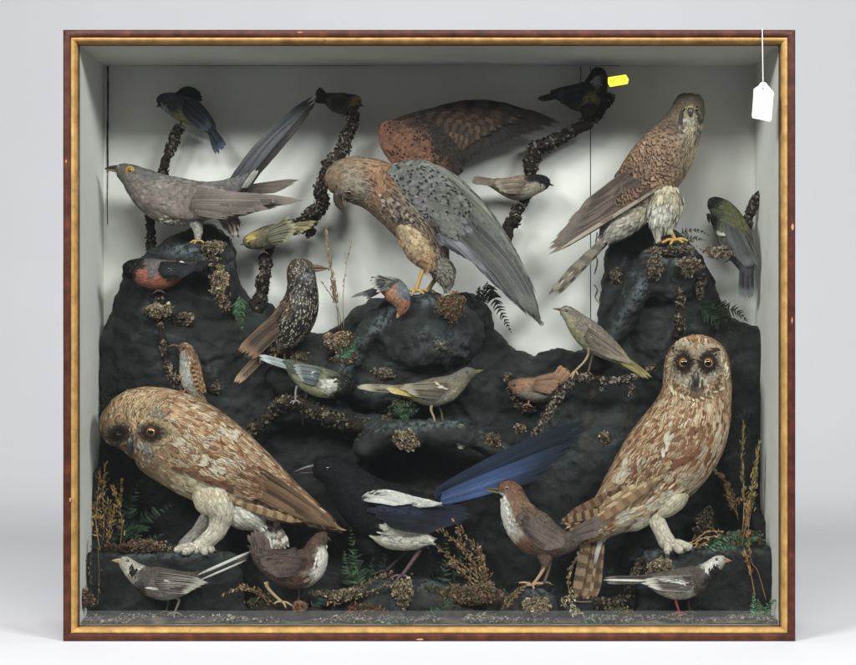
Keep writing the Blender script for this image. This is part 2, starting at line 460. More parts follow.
# ---------------------------------------------------------------- display case
DEP = 0.176
X0, X1 = P(63, 0)[0], P(795.5, 0)[0]; Z1, Z0 = P(0, 29.5)[2], P(0, 641.5)[2]
def bm_box(geo, lo, hi, mat, bev=0):
    x0, y0, z0 = lo; x1, y1, z1 = hi
    V = [(x0,y0,z0),(x1,y0,z0),(x1,y1,z0),(x0,y1,z0),(x0,y0,z1),(x1,y0,z1),(x1,y1,z1),(x0,y1,z1)]
    F = [(0,1,5,4),(1,2,6,5),(2,3,7,6),(3,0,4,7),(0,3,2,1),(4,5,6,7)]
    geo.add(V, F, mat)
def box_obj(name, lo, hi, mat, parent, bevel=0):
    g = Geo(); bm_box(g, lo, hi, mat); o = g.build(name, parent, smooth=False)
    if bevel:
        b = o.modifiers.new('Bevel', 'BEVEL'); b.width = bevel; b.segments = 2
    return o
def ring_frame(name, prof, x0, x1, z0, z1, mat, parent, seg=60):
    """prof: (inset, y) loop swept round a rectangle with mitred corners."""
    g = Geo(); n = len(prof)
    cor = [(x0, z0, 1, 1), (x1, z0, -1, 1), (x1, z1, -1, -1), (x0, z1, 1, -1)]
    for k in range(4):
        a, b = cor[k], cor[(k+1) % 4]
        G = np.zeros((1, seg, n, 3))
        for i in range(seg):
            t = i/(seg-1)
            for j, (ins, y) in enumerate(prof):
                pa = np.array([a[0]+a[2]*ins, y, a[1]+a[3]*ins]); pb = np.array([b[0]+b[2]*ins, y, b[1]+b[3]*ins])
                q = pa+(pb-pa)*t
                w = 0.00025*mnoise.noise(Vector((t*14+k*9, j*.7, 3)))
                q[1] += w; q[0] += w*.6; q[2] += w*.6
                G[0, i, j] = q
        g.grids(G, mat, wrap=True)
    return g.build(name, parent)
case = thing('display_case', 'glazed mahogany and gilt case with pale painted lining holding the whole bird display', 'display case', ((X0+X1)/2, 0, Z0))
px = S
mw = 7.2*px; gw = 5.6*px
# mahogany moulding: rounded outer arris
ring_frame('frame', [(0, .02), (0, .0012), (.0012, 0), (mw-.001, 0), (mw, .0008), (mw, .02)], X0, X1, Z0, Z1, M['mahog'], case)
gp = []
for k in range(9):
    t = k/8; gp.append((mw+.0002+(gw)*t, .0035-.0042*math.sin(math.pi*(.12+.75*t))+.004*t))
gp += [(mw+gw+.0002, .02), (mw+.0002, .02)]
ring_frame('gilt_slip', gp, X0, X1, Z0, Z1, M['gilt'], case)
ix0, ix1, iz0, iz1 = X0+14.3*px-.001, X1-14.3*px+.001, Z0+14.3*px-.001, Z1-14.3*px+.001
iy = .0205
for (cx_, cy_, a_, b_) in ((792.5, 227, 1.6, 3.4), (66, 161, .8, 1.6), (70, 500, 1, 2.4), (792, 320, .7, 3), (420, 639.5, 4, .8), (300, 32, 3, .7)):
    g = Geo(); n_ = 11
    V = [P(cx_+a_*math.cos(k*2*math.pi/n_)*(.7+.5*random.random()), cy_+b_*math.sin(k*2*math.pi/n_)*(.7+.5*random.random()), -.0001) for k in range(n_)]
    V2 = [v+np.array([0, .0012, 0]) for v in V]
    g.add(V+V2, [tuple(range(n_))], M['rawwood']); g.f.append(np.array([(k, n_+k, n_+(k+1) % n_, (k+1) % n_) for k in range(n_)])); g.m.append(np.zeros(n_, int))
    g.build('chip', case, smooth=False)
o = box_obj('glass_pane', (ix0+.0015, .0085, iz0+.0015), (ix1-.0015, .0105, iz1-.0015), M['glass'], case)
# inner linings and outer carcass: each board has an outer mahogany shell and a painted lining sheet
def board(name, lo, hi, inner, face):
    """inner: 'x+','x-','z+','z-','y-' direction the lining faces"""
    g = Geo(); bm_box(g, lo, hi, M['mahog'])
    o = g.build(name, case, smooth=False)
    o.data.materials.append(M['wall'])
    for p_ in o.data.polygons:
        n = p_.normal
        d = {'x+': n.x, 'x-': -n.x, 'z+': n.z, 'z-': -n.z, 'y-': -n.y}[inner]
        if d > .9: p_.material_index = 1
    return o
board('side_panel', (X0+.0006, iy, Z0+.0006), (ix0, DEP+.008, Z1-.0006), 'x+', 0)
board('side_panel', (ix1, iy, Z0+.0006), (X1-.0006, DEP+.008, Z1-.0006), 'x-', 0)
board('top_panel', (ix0, iy, iz1), (ix1, DEP+.008, Z1-.0006), 'z-', 0)
board('base_panel', (ix0, iy, Z0+.0006), (ix1, DEP+.008, iz0), 'z+', 0)
# back lining made of boards with a visible joint
jx = P(590.5, 0, DEP)[0]
def back(name, xa, xb):
    g = Geo(); R, C = 60, 60
    G = np.zeros((1, R, C, 3)); xs = np.linspace(xa, xb, C); zs = np.linspace(iz0, iz1, R)
    for i in range(R):
        for j in range(C):
            G[0, i, j] = (xs[j], DEP+.0012*mnoise.noise(Vector((xs[j]*6, zs[i]*5, 1))), zs[i])
    g.grids(G, M['wall'])
    xs2 = (xa, xb)
    bm_box(g, (xa, DEP+.0035, iz0), (xb, DEP+.008, iz1), M['wood'])
    return g.build(name, case)
back('back_panel', ix0, jx-.0006); back('back_panel', jx+.0006, ix1)
box_obj('backing_strip', (jx-.01, DEP+.0082, iz0), (jx+.01, DEP+.011, iz1), M['dark'], case)
# dark open seams where the lining has shrunk away
def seam(pts, w, y=None, mat='dark', name='seam'):
    g = Geo(); rows = []
    for i, (a, b) in enumerate(pts): rows.append([*P(a, b, DEP-.0012 if y is None else y), w*sc(DEP)*.5])
    c = catmull(rows, 40); c[:, 3] *= (1+.5*np.array([mnoise.noise(Vector((i*.35, w, pts[0][0]))) for i in range(40)]))
    tube_pts(g, c[:, :3], c[:, 3], M[mat], (.02, .02, .02), 5)
    return g.build(name, case)
seam([(107.8, 66), (108, 100), (107.5, 140), (107.8, 172)], 1.8)
seam([(107.8, 172), (107.3, 200), (107.6, 224)], .9)
seam([(757, 66), (756.6, 90), (757, 130), (756.8, 172)], 1.7)
seam([(130, 64.8), (300, 65), (500, 64.6), (620, 65.2)], 1.1)
seam([(540, 62.5), (580, 61.2), (605, 62)], 2.0)
seam([(580.5, 66), (580.8, 74), (580.4, 90)], .8)
# cracks in the sagging lining right of the female kestrel's tail
seam([(597, 232), (595, 250), (597, 262), (594, 274)], .6)
seam([(594, 284), (597, 290), (595, 297), (600, 304)], .6)

# ---------------------------------------------------------------- lot sticker and tag
g = Geo()
def plate(geo, pts, y, th, mat):
    n = len(pts); V = [P(a, b, y) for a, b in pts]; V2 = [v+np.array([0, th, 0]) for v in V]
    c = np.mean(V, 0); c2 = np.mean(V2, 0)
    allv = V+V2+[c, c2]
    F = []
    for i in range(n):
        j = (i+1) % n; F.append((2*n, j, i)); F.append((2*n+1, n+i, n+j)); F.append((i, j, n+j)); F.append((i, n+j, n+i))
    geo.add(allv, F, mat)
plate(g, [(608, 77.2), (625.8, 74.4), (628.8, 79.2), (627.6, 83.8), (618, 85.4), (610.2, 86.8), (608, 83.4)], .0079, .0005, M['yellow'])
st = g.build('price_sticker', None, smooth=False)
tag(st, 'small bright yellow paper sticker stuck on the glass near the top', 'sticker')
g2 = Geo()
for (a, b, w_) in [(610.6, 80.4, 1.0), (612.6, 80.0, .9), (614.4, 79.8, .8), (611.4, 82.6, .8), (613.2, 82.4, 1), (621, 80.2, .9), (623.2, 79.6, .8)]:
    plate(g2, [(a, b-.7), (a+w_, b-.75), (a+w_-.2, b+.7), (a-.1, b+.6)], .0077, .00015, M['ink2'])
g2.build('print_mark', st, smooth=False)
# tag
tg = thing('price_tag', 'white card tag hanging on a string over the top right corner', 'tag', P(763, 30, -.002))
g = Geo()
hole = (763, 88.0)
outer = [(763, 81.6), (766, 82.6), (768.3, 85.6), (773.8, 92.2), (772.6, 106), (771.6, 119.6), (769.6, 121.6), (760, 119.3), (752.7, 118), (751.9, 115.5), (752.8, 104), (753.8, 88.6), (758.6, 85.5), (760.4, 82.8)]
inner = [(hole[0]+1.0*math.cos(a), hole[1]+1.1*math.sin(a)) for a in [math.atan2(o_[1]-hole[1], o_[0]-hole[0]) for o_ in outer]]
n = len(outer); yt = -.0035
tilt = lambda b: yt-.0035*(b-82)/40
V = [P(a, b, tilt(b)) for a, b in outer]+[P(a, b, tilt(b)) for a, b in inner]
V2 = [v+np.array([0, .0005, 0]) for v in V]
F = []
for i in range(n):
    j = (i+1) % n
    F += [(i, j, n+j, n+i), (2*n+i, 3*n+i, 3*n+j, 2*n+j), (i, 2*n+i, 2*n+j, j), (n+i, n+j, 3*n+j, 3*n+i)]
g.add(V+V2, F, M['paper']); g.build('card', tg, smooth=False)
g = Geo()
for k in range(9):
    b = 95.5+k*2.15
    if k in (2,): continue
    for (dx, dw, dh) in ((-.9, .7, .9), (.5, .8, .5)) if k % 2 else ((-.7, 1.6, .45), (-.1, .5, 1.0)):
        plate(g, [(764+dx-.1*k/4, b), (764+dx+dw-.1*k/4, b), (764+dx+dw-.1*k/4, b+dh), (764+dx-.1*k/4, b+dh)], tilt(b)-.0002, .00012, M['ink'])
g.build('printed_number', tg, smooth=False)
g = Geo(); rows = []
for i in range(60):
    t = i/59; b = 29.2+(87.6-29.2)*t
    rows.append([*(P(762.2+.9*t+.18*math.sin(i*1.9), b, -.0016+(tilt(88)-.0002+.0016)*t**2)), .0007])
rows = [[*P(762.0, 28.3, .012), .0007], [*P(762.1, 28.4, .003), .0007]]+rows
rows += [[*P(763.1, 88.2, tilt(88)+.001), .0005]]
rows = np.array(rows); tube_pts(g, rows[:, :3], rows[:, 3], M['string'], (.8, .8, .78), 7)
g.build('string', tg)

# ---------------------------------------------------------------- studio sweep the case stands on
def sweep():
    g = Geo(); pr = [(-.215, Z0-.012), (-.215, Z0-.0005), (-.21, Z0-.0002)]
    pr += [(y, Z0-.0002) for y in np.linspace(-.15, 1.5, 12)]
    r = .9
    for k in range(1, 16):
        a = k/16*math.pi/2; pr.append((1.5+r*math.sin(a), Z0-.0002+r*(1-math.cos(a))))
    pr += [(2.41, Z0+1.0), (2.41, Z0+3.4)]
    xs = np.linspace(-3.2, 3.2, 12)
    G = np.zeros((1, len(pr), len(xs), 3))
    for i, (y, z) in enumerate(pr):
        for j, x in enumerate(xs): G[0, i, j] = (x, y, z)
    g.grids(G, M['sweep']); o = g.build('backdrop', None); tag(o, 'seamless pale grey paper sweep under and behind the case', 'backdrop', kind='structure')
sweep()
# ---------------------------------------------------------------- bird builder
class Bird:
    def __init__(s, name, label, cat, y0, base, paint, seed, jit=1.5, group=None, sharp=3):
        s.y0 = y0*.001; s.rng = np.random.default_rng(seed)
        s.root = thing(name, label, cat, P(base[0], base[1], s.y0), group)
        s.g = Geo(); s.paint = painter(paint, s.rng, jit, sharp); s.bvh = None; s.V = []; s.F = []; s.n = 0
    def _addbvh(s, G):
        R, K, _ = G.shape
        for i in range(R):
            for j in range(K): s.V.append(Vector(G[i, j]))
        for i in range(R-1):
            for j in range(K):
                j2 = (j+1) % K; s.F.append((s.n+i*K+j, s.n+i*K+j2, s.n+(i+1)*K+j2, s.n+(i+1)*K+j))
        s.n += R*K
        s.bvh = BVHTree.FromPolygons(s.V, s.F)
    def loft(s, pts, L=7, W=4, mat='plain', mrk=None, mottle=None, dy=0, k=.85, lift=.1, dens=1, lenf=None, dth=0, clip=None, cards=True, inbvh=True, ruffle=.5, paint=None, dark=.8, R=48):
        lf = Loft(pts, s.y0+dy*.001, k)
        pf = s.paint if paint is None else painter(paint, s.rng, 1.0)
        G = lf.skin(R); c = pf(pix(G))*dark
        s.g.grids(G[None], M['plain'], c[None], None, np.array([.5, .5, 0.])*np.ones((1, *G.shape[:2], 3)), wrap=True)
        if inbvh: s._addbvh(G)
        if cards:
            mf = mrk if callable(mrk) or mrk is None else (lambda q, t, r: np.broadcast_to(np.array([*srgb(mrk[0]), mrk[1]]), (len(q), 4)))
            if mottle:
                base_pf = pf
                def pf(q):
                    c = base_pf(q); acc = 0
                    nz = np.array([mnoise.noise(Vector((a*.11, b_*.11, 3.3)))+.5*mnoise.noise(Vector((a*.26, b_*.26, 7.7))) for a, b_ in q])
                    r = np.argsort(np.argsort(nz+s.rng.normal(0, .16, len(c))))/max(len(c)-1, 1)
                    r = np.abs(((r*2.0) % 2.0)-1.0)
                    for hx, fn in mottle:
                        pr = fn(q) if callable(fn) else fn*np.ones(len(c))
                        sel = (r >= acc) & (r < acc+pr); c[sel] = srgb(hx); acc = acc+pr
                    return c
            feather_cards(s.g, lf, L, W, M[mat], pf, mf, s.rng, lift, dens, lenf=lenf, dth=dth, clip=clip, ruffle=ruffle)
        return lf
    def depth(s, px, py, dflt=0):
        h, _ = ray(s.bvh, px, py); return h.y if h is not None else s.y0+dflt*.001
    def fan(s, bases, tips, n, w, cols, mat='vane', mrk=('c0b8a8', .5), dy0=-6, dy1=0, use=True, **kw):
        m = [*srgb(mrk[0]), mrk[1]]
        fan(s.g, bases, tips, n, w, s.y0+dy0*.001, s.y0+dy1*.001, M[mat], cols, m, s.rng, s.bvh if use else None, **kw)
    def quill(s, p0, p1, w, col, mat='plain', mrk=('000000', 0), dy0=-6, dy1=0, use=True, **kw):
        quill(s.g, p0, p1, w, s.y0+dy0*.001, s.y0+dy1*.001, M[mat], col, [*srgb(mrk[0]), mrk[1]], s.rng, s.bvh if use else None, **kw)
    def patch(s, cen, rx, ry, ang, n, L, W, flow, col, mat='plain', mrk=('000000', 0), off=.0014, jit=.25, spread=0, lift=.12, hard=False):
        """Small feathers over an elliptical patch of the near side of the body, all flowing in direction flow (deg)."""
        r = s.rng; ca, sa = math.cos(math.radians(ang)), math.sin(math.radians(ang))
        pts = []
        for i in range(n):
            a, d = r.random()*2*math.pi, (math.sqrt(r.random()) if hard else min(abs(r.normal())*.62, 1.35)); x, y = d*math.cos(a)*rx, d*math.sin(a)*ry
            pts.append((cen[0]+x*ca-y*sa, cen[1]+x*sa+y*ca, x))
        fl = math.radians(flow); pts.sort(key=lambda p: -(p[0]*math.cos(fl)+p[1]*math.sin(fl)))
        for i, (x, y, xx) in enumerate(pts):
            a = fl+r.normal(0, jit)+spread*xx/max(rx, 1); l = L*(.8+.4*r.random())
            c = col[r.integers(len(col))] if isinstance(col, (list, tuple)) else col
            x0, y0 = x-math.cos(a)*l*.5, y-math.sin(a)*l*.5
            s.dart((x0, y0), (x0+math.cos(a)*l, y0+math.sin(a)*l), W, c, mat, mrk, off*.55+i*.0003/n, lift*.35)
    def dart(s, p0, p1, w, col, mat='plain', mrk=('000000', 0), off=.001, lift=.12):
        """Short feather whose vertices are laid on the body surface."""
        p0 = np.array(p0, float); p1 = np.array(p1, float); d = p1-p0; L = np.linalg.norm(d); t = d/max(L, 1e-6); nr = np.array([-t[1], t[0]])
        v = np.array([0, .35, .75, 1.0]); wp = np.array([.4, .95, .85, .2]); G = np.zeros((1, 4, 3, 3)); yl = None
        for i in range(4):
            c = p0+d*v[i]; h, _ = ray(s.bvh, *c)
            if h is None and (i < 3 or yl is None): return
            y = h.y if h is not None else yl+.0005
            yl = y; y = y-off-lift*L*S*v[i]*.5
            for j, u in enumerate((-1, 0, 1)):
                q = c+nr*u*w*.5*wp[i]; hh, _ = ray(s.bvh, *q)
                yy = min(y, hh.y-off*.7) if hh is not None else y
                G[0, i, j] = P(q[0], q[1], yy-(1-u*u)*.0002)
        fu = np.zeros((1, 4, 3, 3)); fu[..., 0] = np.array([-1, 0, 1.])[None, None]; fu[..., 1] = v[None, :, None]; fu[..., 2] = s.rng.random()
        c = np.clip(srgb(col)*(1+s.rng.normal(0, .1)), 0, 1)
        s.g.grids(G, M[mat], c[None], np.array([[*srgb(mrk[0]), mrk[1]]]), fu)
    def disc(s, cen, r0, r1, n, W, cols, a0=0, a1=360, flat=1.0, off=.0012):
        """Facial disc: narrow feathers radiating from the eye; cols = colours from centre outwards."""
        for ring in range(len(cols)):
            ra = r0+(r1-r0)*ring/len(cols)*.9; rb = r0+(r1-r0)*(ring+1.6)/len(cols)
            for i in range(n):
                a = math.radians(a0+(a1-a0)*(i+s.rng.random())/n)
                ca, sa = math.cos(a)*(.78+.44*s.rng.random()), math.sin(a)*flat*(.78+.44*s.rng.random())
                s.dart((cen[0]+ca*ra, cen[1]+sa*ra), (cen[0]+ca*rb, cen[1]+sa*rb), W*(1+.5*ring), cols[ring], off=off+.0012*(len(cols)-ring)/len(cols), lift=.05)
    def leg(s, pts, r, col, toes=(), toe_r=None, claw='2a2420', dy=0, n=12, L=None):
        c = srgb(col)
        rows = [(p[0], p[1], (p[3] if len(p) > 3 else r)*1.0, p[2] if len(p) > 2 else 0) for p in pts]
        path = tube_px(s.g, rows, s.y0+dy*.001, M['skin'], c, n=n, K=8, rough=.05, rng=s.rng)
        fx, fy = pts[-1][0], pts[-1][1]; fd = pts[-1][2] if len(pts[-1]) > 2 else 0
        tr = toe_r or r*.7
        for (tx, ty, td) in toes:
            mx, my = fx+(tx-fx)*.5, fy+(ty-fy)*.5-tr*1.1
            tube_px(s.g, [(fx, fy, tr, fd), (mx, my, tr*.95, fd+(td-fd)*.5), (tx, ty, tr*.7, td)], s.y0+dy*.001, M['skin'], c, n=8, K=7, rough=.06, rng=s.rng)
            dx, dy_ = tx-fx, ty-fy; l = max(math.hypot(dx, dy_), .5); ex, ey = dx/l, dy_/l
            tube_px(s.g, [(tx, ty, tr*.55, td), (tx+ex*tr*1.6, ty+ey*tr*1.2-tr*.2, tr*.4, td-tr*.3), (tx+ex*tr*2.8, ty+ey*tr*2+tr*1.1, tr*.1, td-tr*.5)], s.y0+dy*.001, M['horn'], srgb(claw), n=6, K=6)
    def bill(s, up, lo=None, col='2a2624', col2=None, dy=0, k=.7):
        g = Geo()
        for pts, c in ((up, col), (lo, col2 or col)):
            if not pts: continue
            lf = Loft([tuple(p) for p in pts], s.y0+dy*.001, k, 40); G = lf.skin(16, 12); g.grids(G[None], M['horn'], srgb(c), wrap=True)
        o = g.build('bill', s.root); return o
    def eye(s, px, py, r, iris='1a1410', pup=.55, dy=None, lid=None, look=(0, 0), out=.45, lidw=.16):
        h, n = ray(s.bvh, px, py); k = sc(s.y0)*r
        c = Vector(P(px, py, s.y0+(dy or -8)*.001)) if h is None else h
        if n is None: n = Vector((0, -1, 0))
        d = (n*.5+Vector((look[0], -1, look[1]))).normalized()
        c = c - d*k*(1-out) - Vector((0, .0008, 0))
        a = d.orthogonal().normalized(); b = d.cross(a)
        g = Geo(); Rn, K = 18, 24; G = np.zeros((1, Rn, K, 3)); C = np.zeros((1, Rn, K, 3))
        for i in range(Rn):
            t = i/(Rn-1)*math.pi*.62; rr = math.sin(t)
            for j in range(K):
                p = 2*math.pi*j/K; G[0, i, j] = c+(d*math.cos(t)+a*rr*math.cos(p)+b*rr*math.sin(p))*k
            C[0, i] = srgb('050505') if rr < pup else (srgb(iris) if rr < .93 else srgb('0c0a08'))
            if pup <= rr < pup+.14: C[0, i] = srgb(iris)*.6
        g.grids(G, M['eye'], C, wrap=True)
        o = g.build('eye', s.root)
        if lid:
            g = Geo(); W = [c+d*k*.42+(a*math.cos(2*math.pi*j/25)+b*math.sin(2*math.pi*j/25))*k*.98 for j in range(26)]
            tube_pts(g, [tuple(x) for x in W], [k*lidw]*26, M['skin'], srgb(lid), 8); g.build('eyelid', o)
        return o
    def done(s):
        return s.g.build('body', s.root)

def mk(hexc, a): return (hexc, a)
def noisy(hexs, amin=.4, amax=1, w=None):
    cs = np.array([srgb(h) for h in hexs])
    def f(q, t, r):
        i = r.integers(len(cs), size=len(q)); out = np.ones((len(q), 4)); out[:, :3] = cs[i]; out[:, 3] = amin+(amax-amin)*r.random(len(q)); 
        if w is not None: out[:, 3] *= w(q, t)
        return out
    return f
# ================================================================ owls
def owl_right():
    paint = [(697, 340, 'b08a60'), (680, 345, 'a88058'), (712, 345, 'a88058'), (697, 352, 'c09468'), (668, 365, '9a7448'), (729, 370, '9a7448'), (668, 385, 'b89468'), (729, 392, 'c8a878'),
        (697, 402, 'd8c09c'), (675, 405, 'c8aa80'), (718, 405, 'd2b890'), (700, 425, 'd8be98'), (722, 430, 'd8c4a0'), (680, 430, 'b88e60'), (660, 430, 'c49c70'), (690, 450, 'b88a58'), (670, 455, 'c09464'), (650, 450, 'd0b488'), (640, 470, 'c8a478'),
        (715, 455, 'd8c8a8'), (700, 475, 'd8c8a6'), (685, 492, 'dccdb0'), (670, 505, 'e0d4bc'), (650, 515, 'ded2ba'), (630, 520, 'd8ccb4'), (620, 480, 'bc9868'), (600, 495, 'a8845a'), (585, 515, '8a6440'), (640, 495, 'b08660'), (605, 520, 'cbb894'), (575, 535, '7a5436')]
    b = Bird('short_eared_owl', 'upright brown streaked owl with yellow eyes facing forward at the lower right', 'owl', 82, (678, 547), paint, 11, 3.0)
    def w(q, t):
        belly = np.clip(((q[:, 0]-600)*.72+(q[:, 1]-400)*.9-150)/40, 0, 1)
        return np.where(q[:, 1] < 400, .95, np.where((q[:, 1] > 485) & (q[:, 0] > 620), .12, .9-.35*belly))
    b.loft([(697, 334.5, 5), (697, 338, 15), (697, 346, 25), (697, 358, 31), (697, 372, 33), (697, 388, 34), (695, 402, 36), (690, 420, 40), (680, 440, 43), (664, 461, 43), (645, 482, 38), (624, 502, 29), (604, 519, 19), (586, 533, 11), (574, 542, 4)],
        L=11.5, W=3.5, mat='streak', mrk=noisy(['66381a', '844c22', '94592a', '703f1e'], .7, 1, w), lift=.07, dens=1.1, lenf=lambda t: np.interp(t, [0, .12, .25, .4, 1], [.55, .6, .75, 1, 1.15]), k=.82, R=64,
        mottle=[(h, (lambda q, p=p: np.where((q[:, 1] > 395) & ((q[:, 0]-600)*.72+(q[:, 1]-400)*.9 < 152), p, p*.25))) for h, p in (('e2d0a8', .22), ('9c6432', .16), ('d0ac74', .12), ('7e4820', .12))])
    # folded wing: scapulars, coverts, secondaries, primaries
    for (bs, tp, n, w_, cols, mrk) in [
        ([(640, 480), (612, 512)], [(575, 545), (560, 520)], 7, 11, ['8f7048', '75573a', 'a88a62'], ('4a2c18', .95)),
        ([(656, 470), (618, 492)], [(596, 520), (566, 518)], 9, 10, ['b0905e', '946d46', '7c5a3a'], ('56341c', .9)),
    ]:
        b.fan(bs, tp, n, w_, cols, mat='vanebar', mrk=mrk, dy0=-22, dy1=-8, bend=.02)
    b.fan([(672, 462), (668, 470), (658, 480)], [(560, 524), (568, 535), (585, 530)], 6, 8.5, ['c0a070', 'cbab78', '94704a'], mat='vanebar', mrk=('6a4a2c', .6), dy0=-26, dy1=-10, off=.003)
    b.patch((640, 462), 46, 16, -45, 45, 11, 4, 128, ['94683f', 'c8a880', '7e5636', 'd8c6a8', 'a87f57', 'cdb490', 'dccdb4'], 'streak', ('6a4426', .85), .0025, .25, lift=.06)
    b.patch((682, 446), 22, 12, -30, 60, 11, 4.6, 140, ['94683f', '86593a', 'b08558', 'c8a67c'], 'streak', ('6e4628', .7), .003, .3, lift=.06)
    b.patch((668, 440), 3.5, 12, 10, 14, 9, 4, 110, ['d8d0bc', 'cfc4ac'], 'streak', ('b09878', .3), .004, .25, lift=.05)
    b.patch((620, 476), 5, 14, 40, 22, 10, 5, 130, ['d4c8b0', 'c8b89c'], 'streak', ('94683f', .5), .004, .25, lift=.05)
    b.patch((672, 466), 26, 2.5, -28, 16, 12, 6, 155, ['6a3c1c', '7a4826'], 'plain', ('000000', 0), .0045, .12)
    b.patch((646, 478), 20, 13, -40, 90, 11, 4.6, 128, ['8e6440', 'b48e60', '74492c', 'cdb48c'], 'streak', ('5e3c22', .8), off=.006, jit=.22, hard=True)
    # tail below
    b.fan([(602, 512), (594, 520), (590, 522)], [(596, 600), (584, 604), (574, 600)], 6, 11, ['a08058', '7a5434', 'b09068'], mat='vanebar', mrk=('4a3220', .7), dy0=10, dy1=2, use=False)
    b.quill((606, 518), (594, 566), 5, 'd8cfc0', dy0=4, dy1=2, use=False)
    b.loft([(612, 500, 12), (608, 512, 15), (605, 524, 12), (604, 534, 7), (603, 540, 2)], L=8, W=2.2, dy=8, mat='plain', paint=[(606, 520, 'cfc4ae')], inbvh=False, lift=.07)
    # belly fluff and legs
    b.loft([(676, 478, 10), (672, 492, 17), (664, 504, 15), (657, 514, 9), (657, 521, 8), (662, 532, 7.5), (667, 542, 8), (670, 547, 6)], L=8, W=2.2, dy=-14, mat='plain', paint=[(672, 480, 'c8b48e'), (672, 495, 'd0c2a2'), (660, 512, 'd2c6ac'), (662, 535, 'ccc2ae')], lift=.045, dens=1.3, ruffle=.7)
    b.loft([(645, 485, 10), (640, 505, 20), (632, 518, 15), (622, 527, 6)], L=8, W=2.2, dy=-3, mat='plain', paint=[(640, 505, 'dacdb4'), (625, 522, 'd4c8b0')], lift=.07, ruffle=1)
    for (tx, ty, td) in ((690, 548, -10), (681, 551, -16), (668, 552, -18)):
        b.loft([(668, 543, 4, -2), ((668+tx)/2, (543+ty)/2-1, 4.6, td*.5), (tx, ty, 3.4, td), (tx+1, ty+.6, 1, td)], L=5, W=2.6, dy=-14, paint=[(tx, ty, 'c4baa8')], inbvh=False, dens=1.0, lift=.07)
        tube_px(b.g, [(tx, ty, 1.4, td), (tx+4, ty+.4, 1.1, td-1), (tx+6, ty+3, .2, td-1)], b.y0-.014, M['horn'], srgb('2a2622'), n=6, K=7)
    # face
    b.patch((697, 372), 26, 24, 0, 150, 7, 3, 90, ['b89468', 'a88258', 'c8ac80', '8a643c'], 'plain', ('000000', 0), .0008, 1.2)
    for ex, a0 in ((683.5, 0), (708, 0)):
        b.disc((ex, 362.5), 3.5, 16.5, 64, 1.5, ['20150f', '3a2a1e', '7a6a56', '968670', 'aa9a7e'], flat=1.15)
    b.patch((688, 378), 8, 6, 30, 40, 7, 2.2, 70, ['a8a294', 'b8b2a2', 'c0baa8'], off=.0026, jit=.3)
    b.patch((704.5, 378), 8, 6, -30, 40, 7, 2.2, 110, ['a8a294', 'b8b2a2', 'c0baa8'], off=.0026, jit=.3)
    b.patch((696, 385), 5, 7, 0, 60, 8, 1.8, 90, ['5a5248', '4a443c', '6e675c', '3c362f'], off=.0036, jit=.18)
    b.patch((696, 353), 5, 12, 0, 44, 7, 2.6, -90, ['c8a478', 'a87444', 'd8c098', '8a5a34'], off=.0022, jit=.25)
    b.patch((680, 352.5), 9, 2.5, 18, 30, 7, 2.6, 185, ['4a2e1c', '5e3c24', '38241a'], off=.0034, jit=.2)
    b.patch((712, 352.5), 9, 2.5, -18, 30, 7, 2.6, -5, ['4a2e1c', '5e3c24', '38241a'], off=.0034, jit=.2)
    for i in range(90):   # ruff edging the facial disc
        a = math.radians(-60+300*i/89); rj = 1+b.rng.normal(0, .04); cx, cy = 697+math.cos(a)*28.5*rj, 374+math.sin(a)*24*rj
        if cy < 358: continue
        if b.rng.random() < .5: b.dart((697+math.cos(a)*22*rj, 375+math.sin(a)*18*rj), (697+math.cos(a+.05)*27*rj, 375+math.sin(a+.05)*23*rj), 1.8, '6e5236', off=.0022)
        if b.rng.random() < .3: continue
        b.dart((cx-math.sin(a)*3, cy+math.cos(a)*3), (cx+math.sin(a)*2+math.cos(a)*4, cy-math.cos(a)*2+math.sin(a)*4), 2.2, ['d8caa8', '8a6440', 'c8b48c'][b.rng.integers(3)], off=.002)
    b.patch((697, 345), 24, 9, 0, 120, 7, 2.6, -90, ['b48a54', 'd0b07c', '94642f', '7a4a24'], 'streak', ('56321a', .9), off=.0018, jit=.3, spread=.9)
    b.patch((672, 380), 6, 18, 8, 60, 7, 2.6, 95, ['c8a878', 'd8c49c', '94683e'], 'streak', ('5e3c20', .9), off=.0018, jit=.25)
    b.patch((723, 382), 5, 18, -8, 60, 7, 2.6, 85, ['d0b488', 'e0cfa8', '94683e'], 'streak', ('5e3c20', .8), off=.0018, jit=.25)
    b.patch((684, 338), 3, 2.5, 0, 10, 4, 2, -100, ['e0d0b0', 'a87c50'], off=.003, jit=.3, lift=.5); b.patch((708, 337.5), 3, 2.5, 0, 10, 4, 2, -80, ['e6d8bc', 'a87c50'], off=.003, jit=.3, lift=.5)
    b.eye(684, 363, 5.6, 'c8923a', .58, lid='2a1c12', out=.55, lidw=.2); b.eye(707.6, 363.2, 5.6, 'c8923a', .58, lid='2a1c12', out=.55, lidw=.2)
    b.bill([(696, 371, 2.2, 0), (696, 376, 2.6, -2), (696, 382, 2.0, -4), (696, 387, .5, -3)], None, '2c2824', dy=-36)
    b.done()
owl_right()

